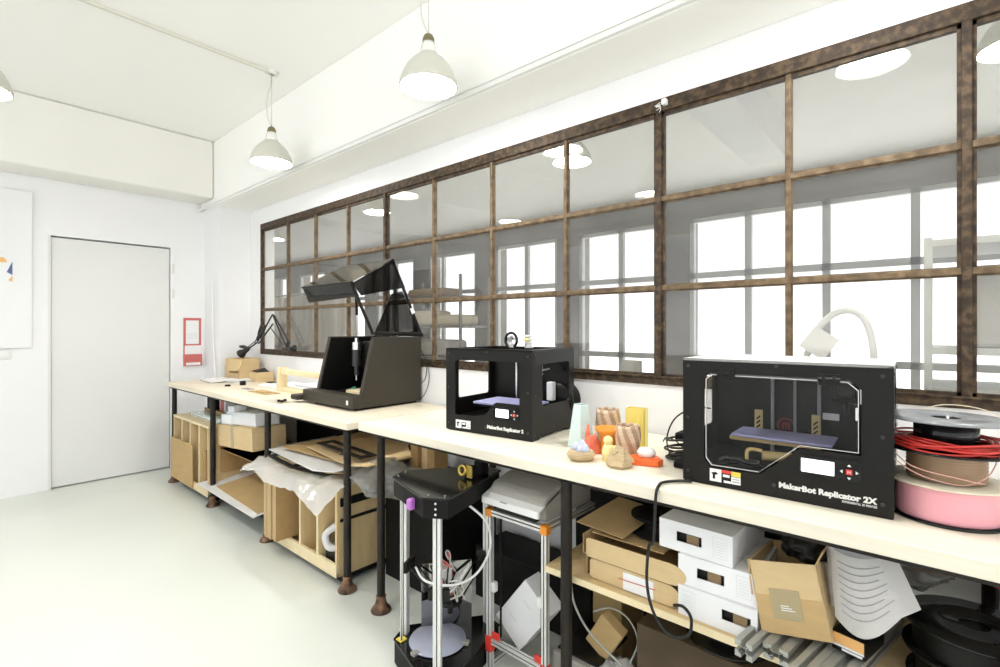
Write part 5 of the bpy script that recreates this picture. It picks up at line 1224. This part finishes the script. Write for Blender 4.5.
# ------------------------------------------------------------------ seen through the glass
t = thing('grey_curtain', 'grey curtain hanging in the next room behind the far panes', 'curtain', (-5.6, 2.95, 0))
mb = MB(); mb.grid(lambda u, v: Vector((-7.3 + 2.75 * u, 2.95 + .03 * math.sin(u * 80) + .02 * math.sin(u * 33 + 1), .02 + 1.62 * v)), 220, 6); mb.build('cloth', 'curtain', t)
mb = MB(); mb.cyl((-7.35, 2.95, 1.66), (-4.5, 2.95, 1.66), .012, 10); mb.build('curtain_rod', 'rack', t)
def rack(x0, x1, y0, y1, shelves, h, label, m='rack'):
    t = thing('storage_shelf', label, 'shelves', ((x0 + x1) / 2, (y0 + y1) / 2, 0))
    for x in (x0, x1):
        for y in (y0, y1): mb = MB(); mb.box(x - .015, x + .015, y - .015, y + .015, 0, h); mb.build('post', m, t)
    for z in shelves: mb = MB(); mb.box(x0, x1, y0, y1, z, z + .03); mb.build('shelf', m, t)
    return t
rack(-5.6, -4.3, 4.2, 4.7, (.4, .85, 1.25, 1.62), 1.9, 'metal storage shelf in the next room, seen through the panes behind the milling machine')
for k, (x0, x1, z, h, m_, lb) in enumerate(((-5.5, -4.9, 1.28, .2, 'cream_cloth', 'cream fabric bundle on the far storage shelf'), (-4.85, -4.4, 1.28, .14, 'cream_cloth', 'smaller cream bundle on the far storage shelf'), (-5.4, -4.7, 1.65, .12, 'card_dark', 'dark flat boxes on top of the far storage shelf'), (-5.3, -4.6, .88, .22, 'grey_plastic', 'grey bin on the lower far storage shelf'))):
    mb = MB(); mb.box(x0, x1, 4.26, 4.64, z, z + h, min(.05, h * .35), seg=3); tag(mb.build('storage_bundle' if 'bundle' in lb else 'storage_bin', m_, loc=((x0 + x1) / 2, 4.45, z)), lb, 'bundle' if 'bundle' in lb else 'bin')
rack(-.02, .95, 3.0, 3.5, (.5, .95, 1.13, 1.62), 1.66, 'pale metal shelf in the next room at the right edge of the window', 'alu_grey')
mb = MB(); mb.box(.1, .85, 3.1, 3.45, 1.1605, 1.5, .02); tag(mb.build('storage_bin', 'grey_plastic', loc=(.45, 3.25, 1.16)), 'grey machine on the pale shelf in the next room', 'machine')
t = thing('carry_strap', 'pale padded strap loop with a paper tag, standing behind the glass', 'strap', (-.30, 2.35, .8))
mb = MB(); mb.tube([(-.42, 2.35, .95), (-.40, 2.35, 1.10), (-.355, 2.35, 1.24), (-.29, 2.35, 1.31), (-.225, 2.35, 1.31), (-.185, 2.35, 1.24), (-.17, 2.35, 1.10), (-.18, 2.35, .95)], .013, 10); mb.build('strap_loop', 'white_plastic', t)
mb = MB(); mb.box(-.05, .05, -.002, .002, -.05, .05, .001); mb.xform(T((-.345, 2.325, 1.19)) @ Rot(35, 'Y')); mb.build('paper_tag', 'paper', t)
mb = MB(); mb.box(-.6, .05, 2.2, 2.7, .76, .80); [mb.box(x, x + .04, y, y + .04, 0, .76) for x in (-.58, 0) for y in (2.22, 2.64)]
tag(mb.build('side_table', 'alu_grey', loc=(-.3, 2.45, 0)), 'table in the next room carrying the strap loop', 'table')
mb = MB(); mb.box(-.46, -.13, 2.28, 2.42, .8005, .96, .03); tag(mb.build('soft_bag', 'grey_plastic', loc=(-.3, 2.35, .8)), 'grey bag below the strap loop behind the glass', 'bag')
t = thing('computer_monitor', 'grey monitor back seen through the panes above the printed pieces', 'monitor', (-2.35, 4.3, .7))
mb = MB(); mb.box(-2.22, -2.03, 4.28, 4.33, .79, .95, .01); mb.build('screen_back', 'grey_plastic', t)
mb = MB(); mb.cyl((-2.125, 4.34, .70), (-2.125, 4.34, .82), .015, 12); mb.box(-2.19, -2.06, 4.25, 4.42, .70, .712); mb.build('stand', 'grey_plastic', t)
mb = MB(); mb.box(-3.0, -1.7, 4.0, 4.7, .66, .6995); [mb.box(x, x + .05, y, y + .05, 0, .66) for x in (-2.98, -1.77) for y in (4.02, 4.63)]
tag(mb.build('office_desk', 'white_plastic', loc=(-2.35, 4.35, 0)), 'desk in the next room below the grey monitor', 'desk')
